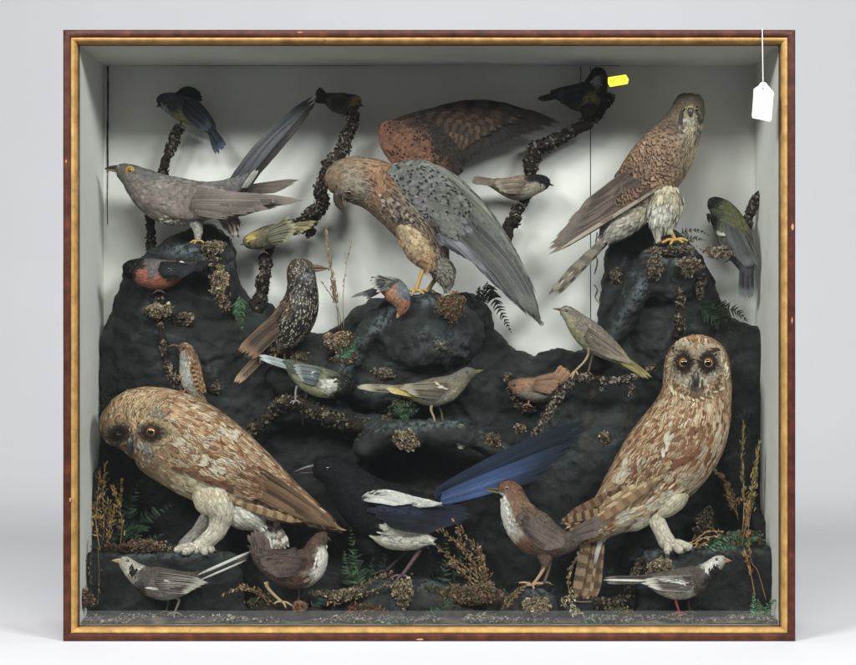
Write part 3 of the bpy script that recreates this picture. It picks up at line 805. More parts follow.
def owl_left():
    paint = [(150, 388, 'c0a070'), (125, 395, 'c4a070'), (112, 415, 'b08c5c'), (135, 410, 'b89464'), (160, 400, 'b89468'), (180, 395, 'b48e62'), (210, 405, 'b09068'), (150, 440, 'a08e72'), (125, 440, '7a6850'), (112, 440, '5a4a38'),
        (165, 462, 'b49a70'), (150, 462, '9a8468'), (176, 470, 'c8b080'), (182, 480, 'd6c49a'), (192, 480, 'dccba4'), (210, 492, 'e0d2b0'), (200, 500, 'dfd1ae'), (225, 515, 'e0d6c4'), (245, 512, 'dcd4c4'), (185, 430, 'c8aa80'), (205, 440, 'b88c5c'), (225, 450, 'c09a6c'), (245, 465, 'b89068'), (265, 480, 'a88058'), (290, 495, '8a6440'), (310, 512, '70502f'), (335, 527, '4e3826'), (260, 450, 'c8a880')]
    b = Bird('short_eared_owl', 'brown streaked owl bending its head down and to the left at the lower left', 'owl', 84, (195, 550), paint, 12, 3.0)
    def w(q, t):
        low = (q[:, 1]-(461+(q[:, 0]-160)*.45)) > 0
        return np.where(low & (q[:, 0] > 170), .15, np.where(q[:, 0] < 165, .75, .9))
    b.loft([(107, 443, 5), (111, 438, 17), (120, 432, 29), (136, 427, 38), (156, 430, 43), (180, 441, 46), (205, 456, 45), (229, 470, 40), (252, 483, 33), (276, 497, 25), (298, 508, 17), (318, 518, 11), (332, 526, 6), (338, 529, 2)],
        L=11.5, W=3.5, mat='streak', mrk=noisy(['62381a', '7e4a20', '8c5428', '6c3f1c'], .65, 1, w), lift=.07, dens=1.1, lenf=lambda t: np.interp(t, [0, .15, .3, .45, 1], [.5, .55, .7, 1, 1.2]), k=.8, R=64,
        mottle=[(h, (lambda q, p=p: np.where((q[:, 0] > 165) & (q[:, 1]-(460+(q[:, 0]-160)*.45) < 0), p, p*.3))) for h, p in (('e4d4b0', .24), ('9c6634', .16), ('d0ae76', .12), ('7e4820', .1))])
    # wing
    b.fan([(250, 500), (262, 478)], [(300, 524), (334, 528)], 8, 9, ['8a6440', '5e4028', 'a07850'], mat='vanebar', mrk=('3a2414', .9), dy0=-22, dy1=-4, bend=-.02)
    b.fan([(215, 492), (240, 505)], [(275, 514), (300, 523)], 5, 7, ['b89866', 'a88554', 'c8ab7c'], mat='vanebar', mrk=('5a3820', .6), dy0=-30, dy1=-14, off=.003)
    b.fan([(246, 490), (262, 470)], [(322, 524), (338, 529)], 7, 10, ['6a4c34', '7a5a3c', '4e3826'], mat='edge', mrk=('94744e', .5), dy0=-26, dy1=-6, off=.003)
    b.patch((235, 466), 54, 21, 33, 60, 11, 4, 35, ['96693f', 'c09c70', 'dcd2c0', '835a38', 'd2c4aa', 'ae8456', 'd8ccb6'], 'streak', ('734a2a', .85), .0025, .28, lift=.06)
    b.patch((188, 447), 22, 14, 50, 50, 10, 4, 45, ['c8a880', '9c7046', 'd8ccb4'], 'streak', ('7a5230', .8), .003, .3, lift=.06)
    for (x, y) in ((180, 442), (205, 462), (217, 470), (235, 435), (222, 432)):
        b.patch((x, y), 5, 7, 40, 16, 8, 2.8, 40, ['d0c6b2', 'c0b090'], 'streak', ('b8a080', .4), .004, .25, lift=.05)
    b.patch((252, 484), 12, 17, 30, 110, 12, 5, 33, ['8a6040', 'a88258', '70482c', 'c4a880'], 'streak', ('5a3820', .8), off=.008, jit=.2, hard=True)
    b.patch((215, 482), 34, 2.5, 18, 18, 13, 5.5, 20, ['5e3c20', '744a28'], off=.0045, jit=.15)
    # thigh, legs
    b.loft([(196, 470, 10), (206, 482, 18), (216, 498, 22), (221, 512, 17), (220, 522, 11), (216, 532, 9), (207, 541, 8), (197, 549, 7), (190, 552, 4)], L=8, W=2.2, dy=-16, paint=[(200, 475, 'c8b490'), (210, 488, 'd0c0a0'), (225, 510, 'd6cab2'), (205, 545, 'ccc2ae')], lift=.045, dens=1.3, ruffle=.7)
    b.loft([(232, 495, 14), (245, 510, 20), (255, 520, 14), (262, 528, 5)], L=8, W=2.2, dy=-6, paint=[(245, 510, 'dcd4c4')], lift=.07, ruffle=.9)
    b.loft([(212, 512, 8), (205, 524, 8), (195, 536, 7), (184, 546, 6), (178, 550, 3)], L=8, W=2.2, dy=8, paint=[(200, 530, '9a948a')], inbvh=False, lift=.07)
    for (tx, ty, td) in ((176, 551, 2), (184, 553, -8), (206, 553, -10), (213, 551, -2)):
        b.loft([(198, 546, 3.4, 0), ((198+tx)/2, (546+ty)/2-1, 4.2, td*.5), (tx, ty, 3.2, td), (tx+(.8 if tx > 198 else -.8), ty+.4, 1, td)], L=5, W=2.6, dy=-18, paint=[(tx, ty, 'c4baa8')], inbvh=False, dens=1, lift=.07)
        sg = 1 if tx > 198 else -1
        tube_px(b.g, [(tx, ty, 1.3, td), (tx+3.5*sg, ty+.2, 1.0, td-1), (tx+5.5*sg, ty+2.6, .2, td-1)], b.y0-.018, M['horn'], srgb('2c2620'), n=6, K=7)
    # tail pointing down
    b.fan([(262, 502), (256, 506), (250, 508)], [(289, 548), (282, 552), (273, 553)], 6, 9, ['c8c0b0', 'd8d2c4', 'b8a888'], mat='vanebar', mrk=('4e3826', .75), dy0=6, dy1=-2, use=False)
    b.quill((258, 506), (272, 552), 6, 'dcd6ca', dy0=0, dy1=-6, use=False)
    # face
    b.patch((138, 404), 30, 17, -15, 260, 9, 3, -65, ['c8ac7c', 'b08c5c', 'd0b88c', '7a5836'], 'streak', ('5a3c20', .85), .0012, .3, spread=.5, lift=.05)
    b.disc((151, 433), 3.5, 19, 60, 1.8, ['261a12', '3a2c20', '645440', '8a7452', 'a88c62'], flat=.75)
    b.disc((119, 434), 3, 14, 40, 2.2, ['1c1410', '33281e', '4e4030', '7a6448'], flat=.9)
    b.patch((156, 413), 8, 5, 20, 26, 9, 2.4, -70, ['8e8672', '9c927c', '7c705c'], off=.003, jit=.3)
    b.patch((146, 448), 10, 6, 10, 40, 8, 2.4, 80, ['8e877c', '7a7268', 'a09888'], off=.003, jit=.35)
    b.patch((131, 444), 5, 10, 10, 40, 8, 2.2, 95, ['5e544a', '4a4038', '7a6e60'], off=.0036, jit=.2)
    b.patch((136, 420), 6, 9, 0, 34, 7, 2.6, -100, ['b08c5c', '8a643a', 'c8a878', '5a3c22'], off=.0026, jit=.3)
    b.eye(151, 432.5, 5.6, 'c4763a', .58, lid='2a1c12', out=.55, look=(-.2, -.2), lidw=.2); b.eye(119.5, 433, 4.4, '4a3218', .7, lid='1e1610', out=.35, look=(-.5, -.4))  # far eye's iris and lid painted darker for the shade there
    b.bill([(131, 436, 3, -2), (130, 443, 3.2, -5), (129, 450, 2.4, -6), (129, 456, .5, -4)], None, '2c2824', dy=-34)
    b.done()
owl_left()
# ================================================================ kestrels, cuckoo, magpie
def spots(hexc, frac, lo=.8):
    c = srgb(hexc)
    def f(q, t, r):
        o = np.ones((len(q), 4)); o[:, :3] = c; o[:, 3] = np.where(r.random(len(q)) < frac, lo+.2*r.random(len(q)), 0.0); return o
    return f

def kestrel_male():
    paint = [(330, 182, '8a7058'), (340, 170, '8e765e'), (360, 162, '967c62'), (350, 180, '9a8878'), (345, 192, 'b09c84'), (360, 190, 'a89a88'), (372, 168, 'a87c58'), (380, 178, '946240'), (384, 195, '946a4a'), (372, 205, 'b08c6c'), (385, 215, 'b0907a'), (395, 200, '8a7a6a'), (405, 215, '85786a'), (415, 235, 'a08a6c'), (400, 235, 'a68c68'), (430, 250, '9c8a74'), (440, 262, '9c8c80')]
    b = Bird('kestrel', 'grey and rust falcon with wings spread, head bowed over its small prey', 'falcon', 104, (416, 292), paint, 21, 1.8)
    b.loft([(328, 189, 5), (332, 186, 13), (340, 182, 20), (352, 180, 23.5), (366, 182, 24.5), (381, 188, 26), (396, 199, 27), (410, 214, 26), (422, 230, 23), (432, 246, 17), (439, 260, 11), (444, 270, 4)], L=7.5, W=3.8, mat='streak',
        mrk=noisy(['2a1e18', '3e2a20', '1e1814'], .55, 1, lambda q, t: np.where(t < .22, .55, .95)), lift=.06, lenf=lambda t: np.interp(t, [0, .2, .45, 1], [.5, .6, 1, 1.3]))
    # far wing raised behind the back
    pr = [(563, 124), (548, 130), (528, 135), (506, 142), (490, 148), (476, 155), (466, 164), (460, 174), (455, 184)]
    b.fan([(405, 120), (425, 118), (440, 128), (440, 145), (432, 165)], pr, 26, [13, 15, 16, 16, 14], ['4a372c', '3e2f27', '54402f'], mat='vanebar', mrk=('221c19', .75), dy0=22, dy1=32, use=False, bend=-.075, step=.0005, col2='2a2523')
    b.fan([(392, 122), (410, 116), (430, 122), (440, 140)], [(530, 112), (522, 120), (502, 128), (484, 138), (466, 148)], 13, 12, ['503a2d', '443228', '5c4432'], mat='vanebar', mrk=('221c19', .75), dy0=18, dy1=24, use=False, bend=-.06, step=.0005)
    lfw = [(384, 122, 4), (388, 128, 12), (395, 135, 20), (407, 142, 27), (421, 149, 29), (436, 157, 25), (448, 165, 18), (457, 174, 7)]
    b.loft(lfw, L=6, W=3.6, dy=14, k=.1, mat='spot', mrk=spots('1a1210', .3), mottle=[('2c2420', lambda q: np.clip((q[:, 0]-415+(140-q[:, 1])*.8)/50, 0, .95))], paint=[(385, 125, '70442f'), (400, 140, '744a30'), (425, 165, '784a2c'), (440, 172, '6a4028'), (455, 165, '302824'), (420, 122, '46342c'), (440, 140, '302824'), (395, 118, '5c3e32'), (420, 145, '704830')], inbvh=False, lift=.05)  # rufous kept darker: the shade on this wing is in its colour
    # near wing, drooped
    b.loft([(390, 168, 6), (397, 173, 14), (408, 179, 21), (422, 187, 26), (438, 197, 28), (454, 210, 27), (470, 225, 25), (486, 243, 22), (502, 263, 18), (517, 284, 13), (530, 305, 7), (538, 318, 2)], L=8, W=4.2, dy=-22, k=.28, mat='spot',
        mrk=lambda q, t, r: spots('201c1c', .5)(q, t, r)*np.where((t < .42) & (q[:, 1]-q[:, 0]*.65 > -118), 1, .0)[:, None]+np.zeros((len(q), 4)),
        paint=[(395, 168, '70706c'), (410, 185, '6e6e6a'), (430, 175, '747470'), (440, 205, '6e6e68'), (470, 225, '6a6a64'), (500, 260, '6a6a66'), (420, 210, '80787a'), (515, 290, '5e5c5a')], lift=.05, lenf=lambda t: np.interp(t, [0, .4, 1], [.8, 1, 1.8]))
    b.fan([(452, 214), (446, 224), (440, 230), (436, 236)], [(543, 326), (536, 322), (527, 314), (520, 308), (512, 300), (504, 293), (496, 285), (488, 275), (478, 265), (468, 258), (458, 251)], 16, [9, 9, 8, 8, 9], ['86848a', '77757a', '94929a', '6c6a6e'], mrk=('aaa8b0', .5), dy0=-26, dy1=-8, bend=-.04, off=.002, step=.0004, col2='5a5658')
    b.fan([(470, 214), (478, 226), (470, 232), (462, 236)], [(541, 318), (542, 326), (536, 322), (528, 316)], 6, 8, ['62605e', '6c6a66', '5a5856'], mrk=('86847e', .6), dy0=-28, dy1=-12, bend=-.05, off=.005)
    b.fan([(416, 158), (440, 170), (462, 192)], [(470, 192), (500, 228), (537, 296)], 4, 3.5, ['7c7b72', '8a887c', '6c6c64'], mrk=('a8a698', .6), dy0=-24, dy1=-14, bend=-.05, off=.001)
    b.patch((450, 224), 16, 9, 40, 90, 11, 5, 48, ['6e6e68', '78776f', '66665f', '7c7a78'], 'edge', ('8c8a84', .5), .0125, .15, lift=.05)
    b.patch((446, 242), 5, 6, 0, 10, 8, 6, 60, ['9a9ca2', '8c9098'], off=.004, lift=.2)
    b.patch((398, 212), 18, 8, 40, 60, 8, 4, 50, ['a0907e', '8c7a68', '7a6858'], 'tip', ('2e2424', .9), .003, .3)
    b.patch((380, 185), 6, 22, -5, 60, 8, 3.6, 75, ['8e6040', '885a3c', '96704e', '8c6c4c'], off=.002, jit=.3)
    # thigh and leg
    b.loft([(402, 218, 8), (409, 232, 12.5), (417, 247, 13.5), (425, 259, 11), (428, 267, 7), (427, 273, 3)], L=8, W=3.8, dy=-14, mat='streak', mrk=spots('6e4a38', .3, .5), paint=[(410, 232, 'b49c74'), (420, 245, 'bc9c70'), (428, 262, 'b4895e'), (432, 274, 'a88a6a')], lift=.09)
    b.loft([(436, 262, 10), (444, 273, 11), (447, 284, 6), (447, 290, 2)], L=8, W=3, dy=-4, paint=[(440, 270, '7e766a')], lift=.2, inbvh=False)
    b.leg([(426, 262, 0, 2.8), (420, 278, -1, 2.1), (415.5, 291, -2, 2.4)], 2.3, 'b0905a', [(405, 293.5, -3), (411, 296, -8), (424, 294, -8), (428, 291.5, 2)], 1.6, dy=-14)
    b.leg([(438, 276, 8, 2.4), (432, 284, 9, 2.2), (428, 291, 10, 2.2)], 2.1, '8a7048', [(436, 293, 10), (424, 292, 6)], 1.4, dy=-4)
    b.patch((352, 197), 11, 7, 10, 70, 5, 2.2, 20, ['8e8270', '7c7262', '9a8e7a', '6a5e50'], 'streak', ('5a4c40', .6), off=.001, jit=.3)
    b.patch((347, 199), 2.5, 7, 10, 24, 5, 2, 80, ['4a4038', '5a4e44'], off=.0016, jit=.2)
    b.eye(349, 193, 3.0, '2a1c14', .6, lid='6a5a40', out=.5, look=(-.5, -.2))
    b.bill([(339, 192, 5.5), (338, 198, 5), (339, 203.5, 4.2), (341.5, 208, 2.6, 0), (343.5, 212.5, .4, 0)], [(342, 195, 3.6), (342.5, 200, 2.4), (343, 205, 1.2)], '3c342e', '8a7048', dy=-7)
    b.patch((337, 200), 3.5, 2.5, 0, 10, 4, 2, 60, ['b08850', 'a07c4a'], off=.002)
    b.done()
kestrel_male()

def kestrel_female():
    paint = [(688, 95, '6e6250'), (678, 105, '74634e'), (700, 105, '665a48'), (688, 112, '8a7c64'), (690, 125, '948a76'), (688, 138, 'a09278'), (675, 128, '6e5a4c'), (702, 125, '5a544a'), (672, 140, '94755c'), (695, 150, 'a89878'), (700, 165, 'a08c70'), (688, 185, 'b0a080'), (660, 150, '967656'), (645, 165, '9c7854'), (655, 185, 'a07c58'), (670, 175, 'a2805e'), (635, 190, '94705a'), (665, 205, 'b09c7c'), (675, 200, 'bcae94'), (620, 215, '7c6658'), (640, 215, 'a8a090'), (612, 230, '9a9488'), (655, 210, 'b8ac94')]
    b = Bird('kestrel', 'rufous barred falcon perched upright at the upper right with wings folded', 'falcon', 108, (670, 241), paint, 22, 1.6)
    b.loft([(688, 93, 4), (688, 95, 10), (688.5, 101, 14.5), (688, 110, 16.5), (684, 122, 19), (678, 134, 22.5), (670, 147, 26.5), (660, 161, 29), (649, 176, 29), (637, 191, 26), (625, 205, 20), (615, 218, 14), (607, 230, 8), (602, 237, 3)],
        L=6.5, W=3.6, mat='tip', mrk=lambda q, t, r: noisy(['4a3024', '5c3a2a', '3c2a22'], .5, 1, lambda q, t: np.where(t < .2, .4, np.where(q[:, 0]+.5*q[:, 1] > 762, .65, .95)))(q, t, r), lift=.05, lenf=lambda t: np.interp(t, [0, .18, .4, 1], [.5, .6, 1, 1.3]))
    b.patch((690, 160), 9, 26, 14, 130, 10, 3, 104, ['b8a884', 'a89470', 'c0b090', '8a7258'], 'streak', ('4e3a2c', .85), .002, .2)
    # folded wing primaries
    b.patch((640, 180), 30, 15, -52, 60, 9, 5, 128, ['a87c5c', '9c7052', 'b48a68', '8f684e'], 'band', ('3a2820', .95), .0018, .25, lift=.07)
    b.fan([(652, 190), (643, 184), (634, 178), (626, 173)], [(547, 255), (546, 250), (551, 242), (560, 231), (572, 218), (580, 209)], 17, [7, 8, 9, 9], ['66544a', '5a4a40', '705e52'], mrk=('8e7e70', .6), dy0=-22, dy1=-4, bend=-.01, step=.0005, off=.003, col2='423832')
    b.fan([(662, 186), (656, 190)], [(566, 245), (556, 251)], 3, 3.5, ['988a7a', '6c5c52'], mrk=('a89c8c', .8), dy0=-28, dy1=-8, off=.009)
    b.patch((628, 184), 22, 15, -50, 210, 9, 5, 128, ['94705a', '86644e', 'a07c62', '7c5c48'], 'band', ('2c2019', .95), .009, .2, lift=.06, hard=True)
    b.patch((648, 164), 18, 18, -50, 200, 8, 4.6, 125, ['a07a5e', '946c52', 'ac866a'], 'band', ('32241c', .95), .0035, .22, lift=.06)
    # tail
    b.fan([(630, 216), (622, 224), (614, 234)], [(563, 280), (557, 291), (551, 299), (547, 297)], 7, [7, 8, 7], ['8f8678', '7e7566', '9a9282'], mat='vanebar', mrk=('463c34', .75), dy0=4, dy1=-2, use=False, step=.0008)
    b.fan([(632, 214), (624, 222)], [(560, 278), (553, 293)], 4, 6, ['a09684', '7a7062'], mat='vanebar', mrk=('463c34', .6), dy0=-4, dy1=-8, use=False)
    # undertail and thigh fluff
    b.loft([(645, 200, 10), (634, 212, 15), (622, 224, 14), (612, 235, 9), (606, 243, 3)], L=10, W=3.6, dy=-6, paint=[(640, 205, 'b0a48e'), (620, 228, 'a8a294'), (610, 236, '98938a')], lift=.12, ruffle=1)
    b.loft([(668, 186, 12), (664, 200, 18), (661, 214, 15), (659, 225, 10), (658, 234, 5), (658, 238, 2)], L=11, W=3.6, dy=-12, paint=[(666, 195, 'bcae90'), (660, 212, 'd0cbbc'), (657, 228, 'c4beae')], lift=.13, ruffle=1)
    b.loft([(676, 196, 8), (673, 208, 10), (670, 220, 7), (669, 230, 3)], L=10, W=3.2, dy=-6, paint=[(672, 210, 'c4bca6')], lift=.13, ruffle=1)
    b.leg([(668, 224, 0, 2.6), (671, 232, 0, 2.2), (675, 240, 0, 2.2)], 2.2, 'b08a4c', [(662, 243, -8), (670, 245, -11), (683, 243, -8), (688, 241, -2)], 1.7, dy=-6)
    b.leg([(662, 230, 0, 2.4), (664, 236, 0, 2.2), (666, 241, 0, 2.2)], 2.1, '9a7840', [(658, 243, -3), (666, 244, -6)], 1.6, dy=2)
    b.patch((690, 124), 8, 9, 0, 50, 5, 2.4, 95, ['a49c88', '9a907a', '8a7e68'], off=.0012, jit=.4)
    b.patch((681, 118), 2.5, 11, 8, 26, 5, 2.4, 95, ['3e3630', '4a4038'], off=.002, jit=.2); b.patch((699, 118), 2.5, 11, -8, 26, 5, 2.4, 85, ['3e3630', '4a4038'], off=.002, jit=.2)
    b.eye(683, 109.5, 2.5, '201610', .6, lid='7a6840', out=.4); b.eye(697, 109.5, 2.5, '201610', .6, lid='7a6840', out=.4, look=(.3, 0))
    b.bill([(690.5, 108, 3, 0), (690.5, 111, 3, -2), (690.5, 115, 1.8, -3), (690.5, 118, .4, -2)], None, '38322c', dy=-18)
    b.patch((690.5, 107), 3, 1.6, 0, 10, 3, 2, 90, ['a89048'], off=.002)
    b.done()
kestrel_female()

def cuckoo():
    paint = [(118, 168, '7c756c'), (130, 166, '6e6a66'), (150, 176, '6a6664'), (128, 180, '8a8078'), (140, 195, '8c8078'), (155, 205, '8a7c74'), (150, 185, '7c726c'), (175, 185, '746c68'), (200, 185, '6a6462'), (230, 180, '5e5c5c'), (160, 218, '9c9488'), (185, 222, 'b4ac9c'), (210, 218, '8a8078'), (250, 172, '585658')]
    b = Bird('cuckoo', 'slender grey bird with long dark tail cocked up and yellow eye', 'bird', 116, (197, 240), paint, 23, 1.5)
    b.loft([(116, 169, 3.5), (119, 170, 6.5), (124, 172, 9), (131, 176, 12), (140, 183, 16.5), (152, 192, 21), (166, 199, 23.5), (182, 202, 23.5), (200, 201, 20), (218, 196, 15), (235, 187, 10), (248, 176, 6.5), (257, 167, 4)],
        L=9, W=4.8, mat='edge', mrk=noisy(['8e8680', '9a8e86'], .1, .5), lift=.045, lenf=lambda t: np.interp(t, [0, .15, .4, 1], [.45, .55, 1, 1.3]))
    b.patch((184, 222), 32, 6, 0, 90, 7, 5, 10, ['c0b8a8', 'b4aa9a'], 'tip', ('4a423e', .9), .0012, .2)
    # tail
    b.fan([(230, 180), (238, 182), (246, 184), (250, 186)], [(315, 94), (317, 97), (318, 100), (317, 104), (306, 118)], 8, [6, 7, 7, 6], ['4e4f54', '45464b', '55565a'], mrk=('7a7a7c', .4), dy0=-6, dy1=12, use=False, bend=-.05, step=.0007)
    b.fan([(252, 176), (256, 176)], [(317, 101), (310, 112)], 3, 5, ['302c2c', '2a2728', '383434'], mat='tip', mrk=('5a5654', .4), dy0=-10, dy1=8, use=False)
    b.fan([(242, 188), (246, 188)], [(254, 170), (259, 170)], 4, 3.2, ['908e84', 'a09e92', '7c7a72'], dy0=-14, dy1=-10, use=False)
    # far wing tip
    b.fan([(228, 190), (240, 192)], [(300, 180), (292, 186), (280, 190)], 5, 6, ['5a4e48', '665850', '4c423e'], mrk=('82746a', .5), dy0=8, dy1=2, use=False)
    # near wing
    b.loft([(152, 190, 4), (158, 194, 11), (168, 198, 16), (182, 201, 18), (200, 202, 17.5), (220, 203, 14), (238, 203, 10), (256, 203, 6), (268, 202, 2)], L=11, W=7, dy=-20, k=.3, mat='edge', mrk=noisy(['a09288', '948880'], .3, .8),
        paint=[(160, 192, '7e706a'), (180, 200, '8a7a70'), (210, 205, '82736a'), (190, 190, '70655f'), (240, 203, '76685f')], lift=.045, lenf=lambda t: np.interp(t, [0, .4, 1], [.7, 1, 1.7]))
    b.fan([(196, 192), (190, 203), (196, 212)], [(272, 196), (305, 199), (306, 200), (285, 205), (260, 212), (235, 216)], 13, [7, 7, 8, 8], ['766860', '6a5c56', '82746a'], mrk=('9c8e84', .7), dy0=-25, dy1=-8, off=.002, step=.0004, bend=.01, col2='5c504b')
    b.loft([(192, 212, 7), (196, 222, 7), (198, 230, 4.5), (198, 238, 2.6), (198, 241, 1)], L=5, W=2.6, dy=-10, mat='band', mrk=spots('6a605a', .5, .5), paint=[(197, 225, 'b4aea4')], lift=.1)
    b.leg([(198, 238), (198, 241)], 1.6, 'a88c50', [(190, 243, -6), (194, 244, -8), (204, 243, -6)], 1.2, dy=-10)
    b.loft([(222, 205, 8), (228, 216, 9), (232, 226, 6), (234, 234, 2)], L=10, W=2.6, dy=2, paint=[(228, 218, '96897e')], lift=.25, ruffle=1.2, inbvh=False)
    b.eye(130, 170.2, 4.0, 'c09030', .42, lid='c8a03c', out=.35)
    b.bill([(118, 168, 3), (113, 167.5, 2.2), (108, 168, 1.5), (104.5, 169, .5)], [(118, 170.5, 2), (111, 170, 1.2), (106, 169.7, .4)], '2e2a26', '8a7a50')
    b.done()
cuckoo()

def magpie():
    K = '101113'
    paint = [(320, 468, K), (330, 465, K), (345, 480, K), (360, 500, K), (365, 520, K), (380, 500, K), (372, 532, K), (384, 528, 'c8c4b4'), (392, 535, 'd0ccbc'), (410, 540, 'cec9b8'), (425, 535, 'cac4b4'), (378, 515, K), (400, 518, K), (420, 510, K), (440, 505, '2a211c'), (448, 498, '3a2c22'), (400, 492, K), (432, 525, 'b8b4a8')]
    b = Bird('magpie', 'black and white bird with long iridescent blue tail at the bottom centre', 'bird', 84, (402, 576), paint, 24, .8, sharp=4)
    b.loft([(312, 471, 4), (315, 471, 8), (321, 470, 12), (330, 471, 15), (340, 477, 19), (351, 488, 23), (363, 500, 27), (378, 510, 30), (395, 515, 31), (412, 515, 28), (426, 511, 20), (438, 505, 13), (448, 498, 9), (456, 492, 5)],
        L=9, W=5, mat='edge', mrk=noisy(['2a2b2e', '22242a'], .2, .7), lift=.04, lenf=lambda t: np.interp(t, [0, .2, .4, 1], [.5, .6, 1, 1.3]))
    b.patch((396, 536), 20, 8, -5, 120, 8, 3, 5, ['d6d2c4', 'cdc8b8', 'c2bcaa'], 'plain', ('000000', 0), .0012, .15)
    # tail: long graduated
    b.fan([(438, 506), (436, 500), (434, 495), (436, 490)], [(536, 482), (556, 465), (572, 450), (584, 438), (593, 424), (588, 419)], 9, [9, 9, 10, 10], ['1e2c44', '203452', '243c62', '1e304c'], mat='gloss', mrk=('16202e', .6), dy0=-10, dy1=-8, use=False, bend=-.015, step=.0011, off=.002, col2='181c24')
    b.fan([(440, 504), (442, 494)], [(548, 474), (580, 440)], 5, 8, ['32548c', '2a4878', '3a5f96'], mat='gloss', mrk=('182436', .6), dy0=-18, dy1=-16, use=False, off=.002, col2='1c222c')
    b.patch((446, 496), 12, 9, -25, 90, 8, 3.4, -25, ['16130f', '2c2018', '100e0e', '3a281c'], off=.002, jit=.3)
    # wing
    b.fan([(374, 503), (378, 514), (388, 524)], [(468, 508), (474, 516), (460, 524), (434, 531)], 13, [8, 9, 9], ['12151e', '161c2c', '181a28', '0e1014'], mat='gloss', mrk=('242c44', .5), dy0=-34, dy1=-14, bend=.02, off=.002, col2='14121a')
    b.patch((404, 514), 26, 8, 3, 60, 16, 6, 4, ['1c2440', '1e2238', '241e30', '141a2c'], 'gloss', ('2c3654', .5), .0065, .1, lift=.05)
    b.fan([(364, 500), (372, 497), (380, 495)], [(400, 504), (418, 503), (434, 503)], 7, 5, ['d4d2ca', 'ccc8be', 'd8d6ce'], mrk=('f0eee8', .4), dy0=-36, dy1=-22, off=.009, bend=-.03)
    b.loft([(359, 502, 1.5), (364, 500, 4), (373, 497, 6), (386, 496.5, 6.6), (400, 499, 6), (414, 502, 5), (428, 503.5, 3.6), (438, 504, 1.5)], L=8, W=2.6, dy=-29, k=.22, paint=[(395, 500, 'd2cfc6'), (364, 500, '4a4a4c')], mottle=[('b8b4aa', .2)], inbvh=False, lift=.04)
    b.patch((396, 499.5), 30, 3.4, 7, 50, 8, 3.4, 6, ['e2e0d8', 'd8d6ce', 'dcdad2'], 'plain', ('000000', 0), .0085, .08, lift=.04)
    b.loft([(410, 528, 10), (420, 538, 9), (426, 546, 6), (428, 552, 2)], L=7, W=3, dy=-10, paint=[(415, 535, K)], lift=.1, mat='gloss', mrk=('1a1c22', .4))
    b.loft([(368, 522, 3), (376, 528, 10), (390, 533, 15), (406, 535, 15), (420, 538, 11), (432, 541, 3)], k=.6, L=9, W=2.4, mottle=[('bcb6a4', .25)], dy=-15, paint=[(395, 540, 'cfcaba')], lift=.09, inbvh=False)
    b.leg([(421, 548, 0, 2.6), (412, 562, 0, 2.1), (402, 576, 0, 2.1)], 2.1, '5a4448', [(390, 579, -6), (396, 582, -9), (410, 580, -6)], 1.6, dy=-10)
    b.leg([(412, 546, 0, 2.6), (398, 560, 4, 2.1), (386, 572, 6, 2.1)], 2.1, '2e2426', [(376, 574, 6), (384, 577, 0)], 1.6, dy=4)
    b.eye(327.5, 468.5, 3.0, '0c0a0a', .7, out=.45)
    b.bill([(318, 467.5, 5.4), (311, 468, 4.6), (302, 470, 2.8), (293, 473, .6)], [(317, 472.5, 3.6), (308, 473, 2.2), (298, 473.4, .5)], '2c2627', '362e2f')
    b.done()
magpie()

# ================================================================ small birds
def songbird(name, label, cat, y0, base, paint, seed, spine, L=4.2, W=2.4, mat='edge', mrk=None, k=.85, **kw):
    b = Bird(name, label, cat, y0, base, paint, seed, kw.pop('jit', .9))
    b.loft(spine, L=L, W=W, mat=mat, mrk=mrk or noisy(['a09888'], 0, .25), lift=kw.pop('lift', .06), k=k, lenf=lambda t: np.interp(t, [0, .2, .4, 1], [.55, .7, 1, 1.3]), R=40, **kw)
    return b

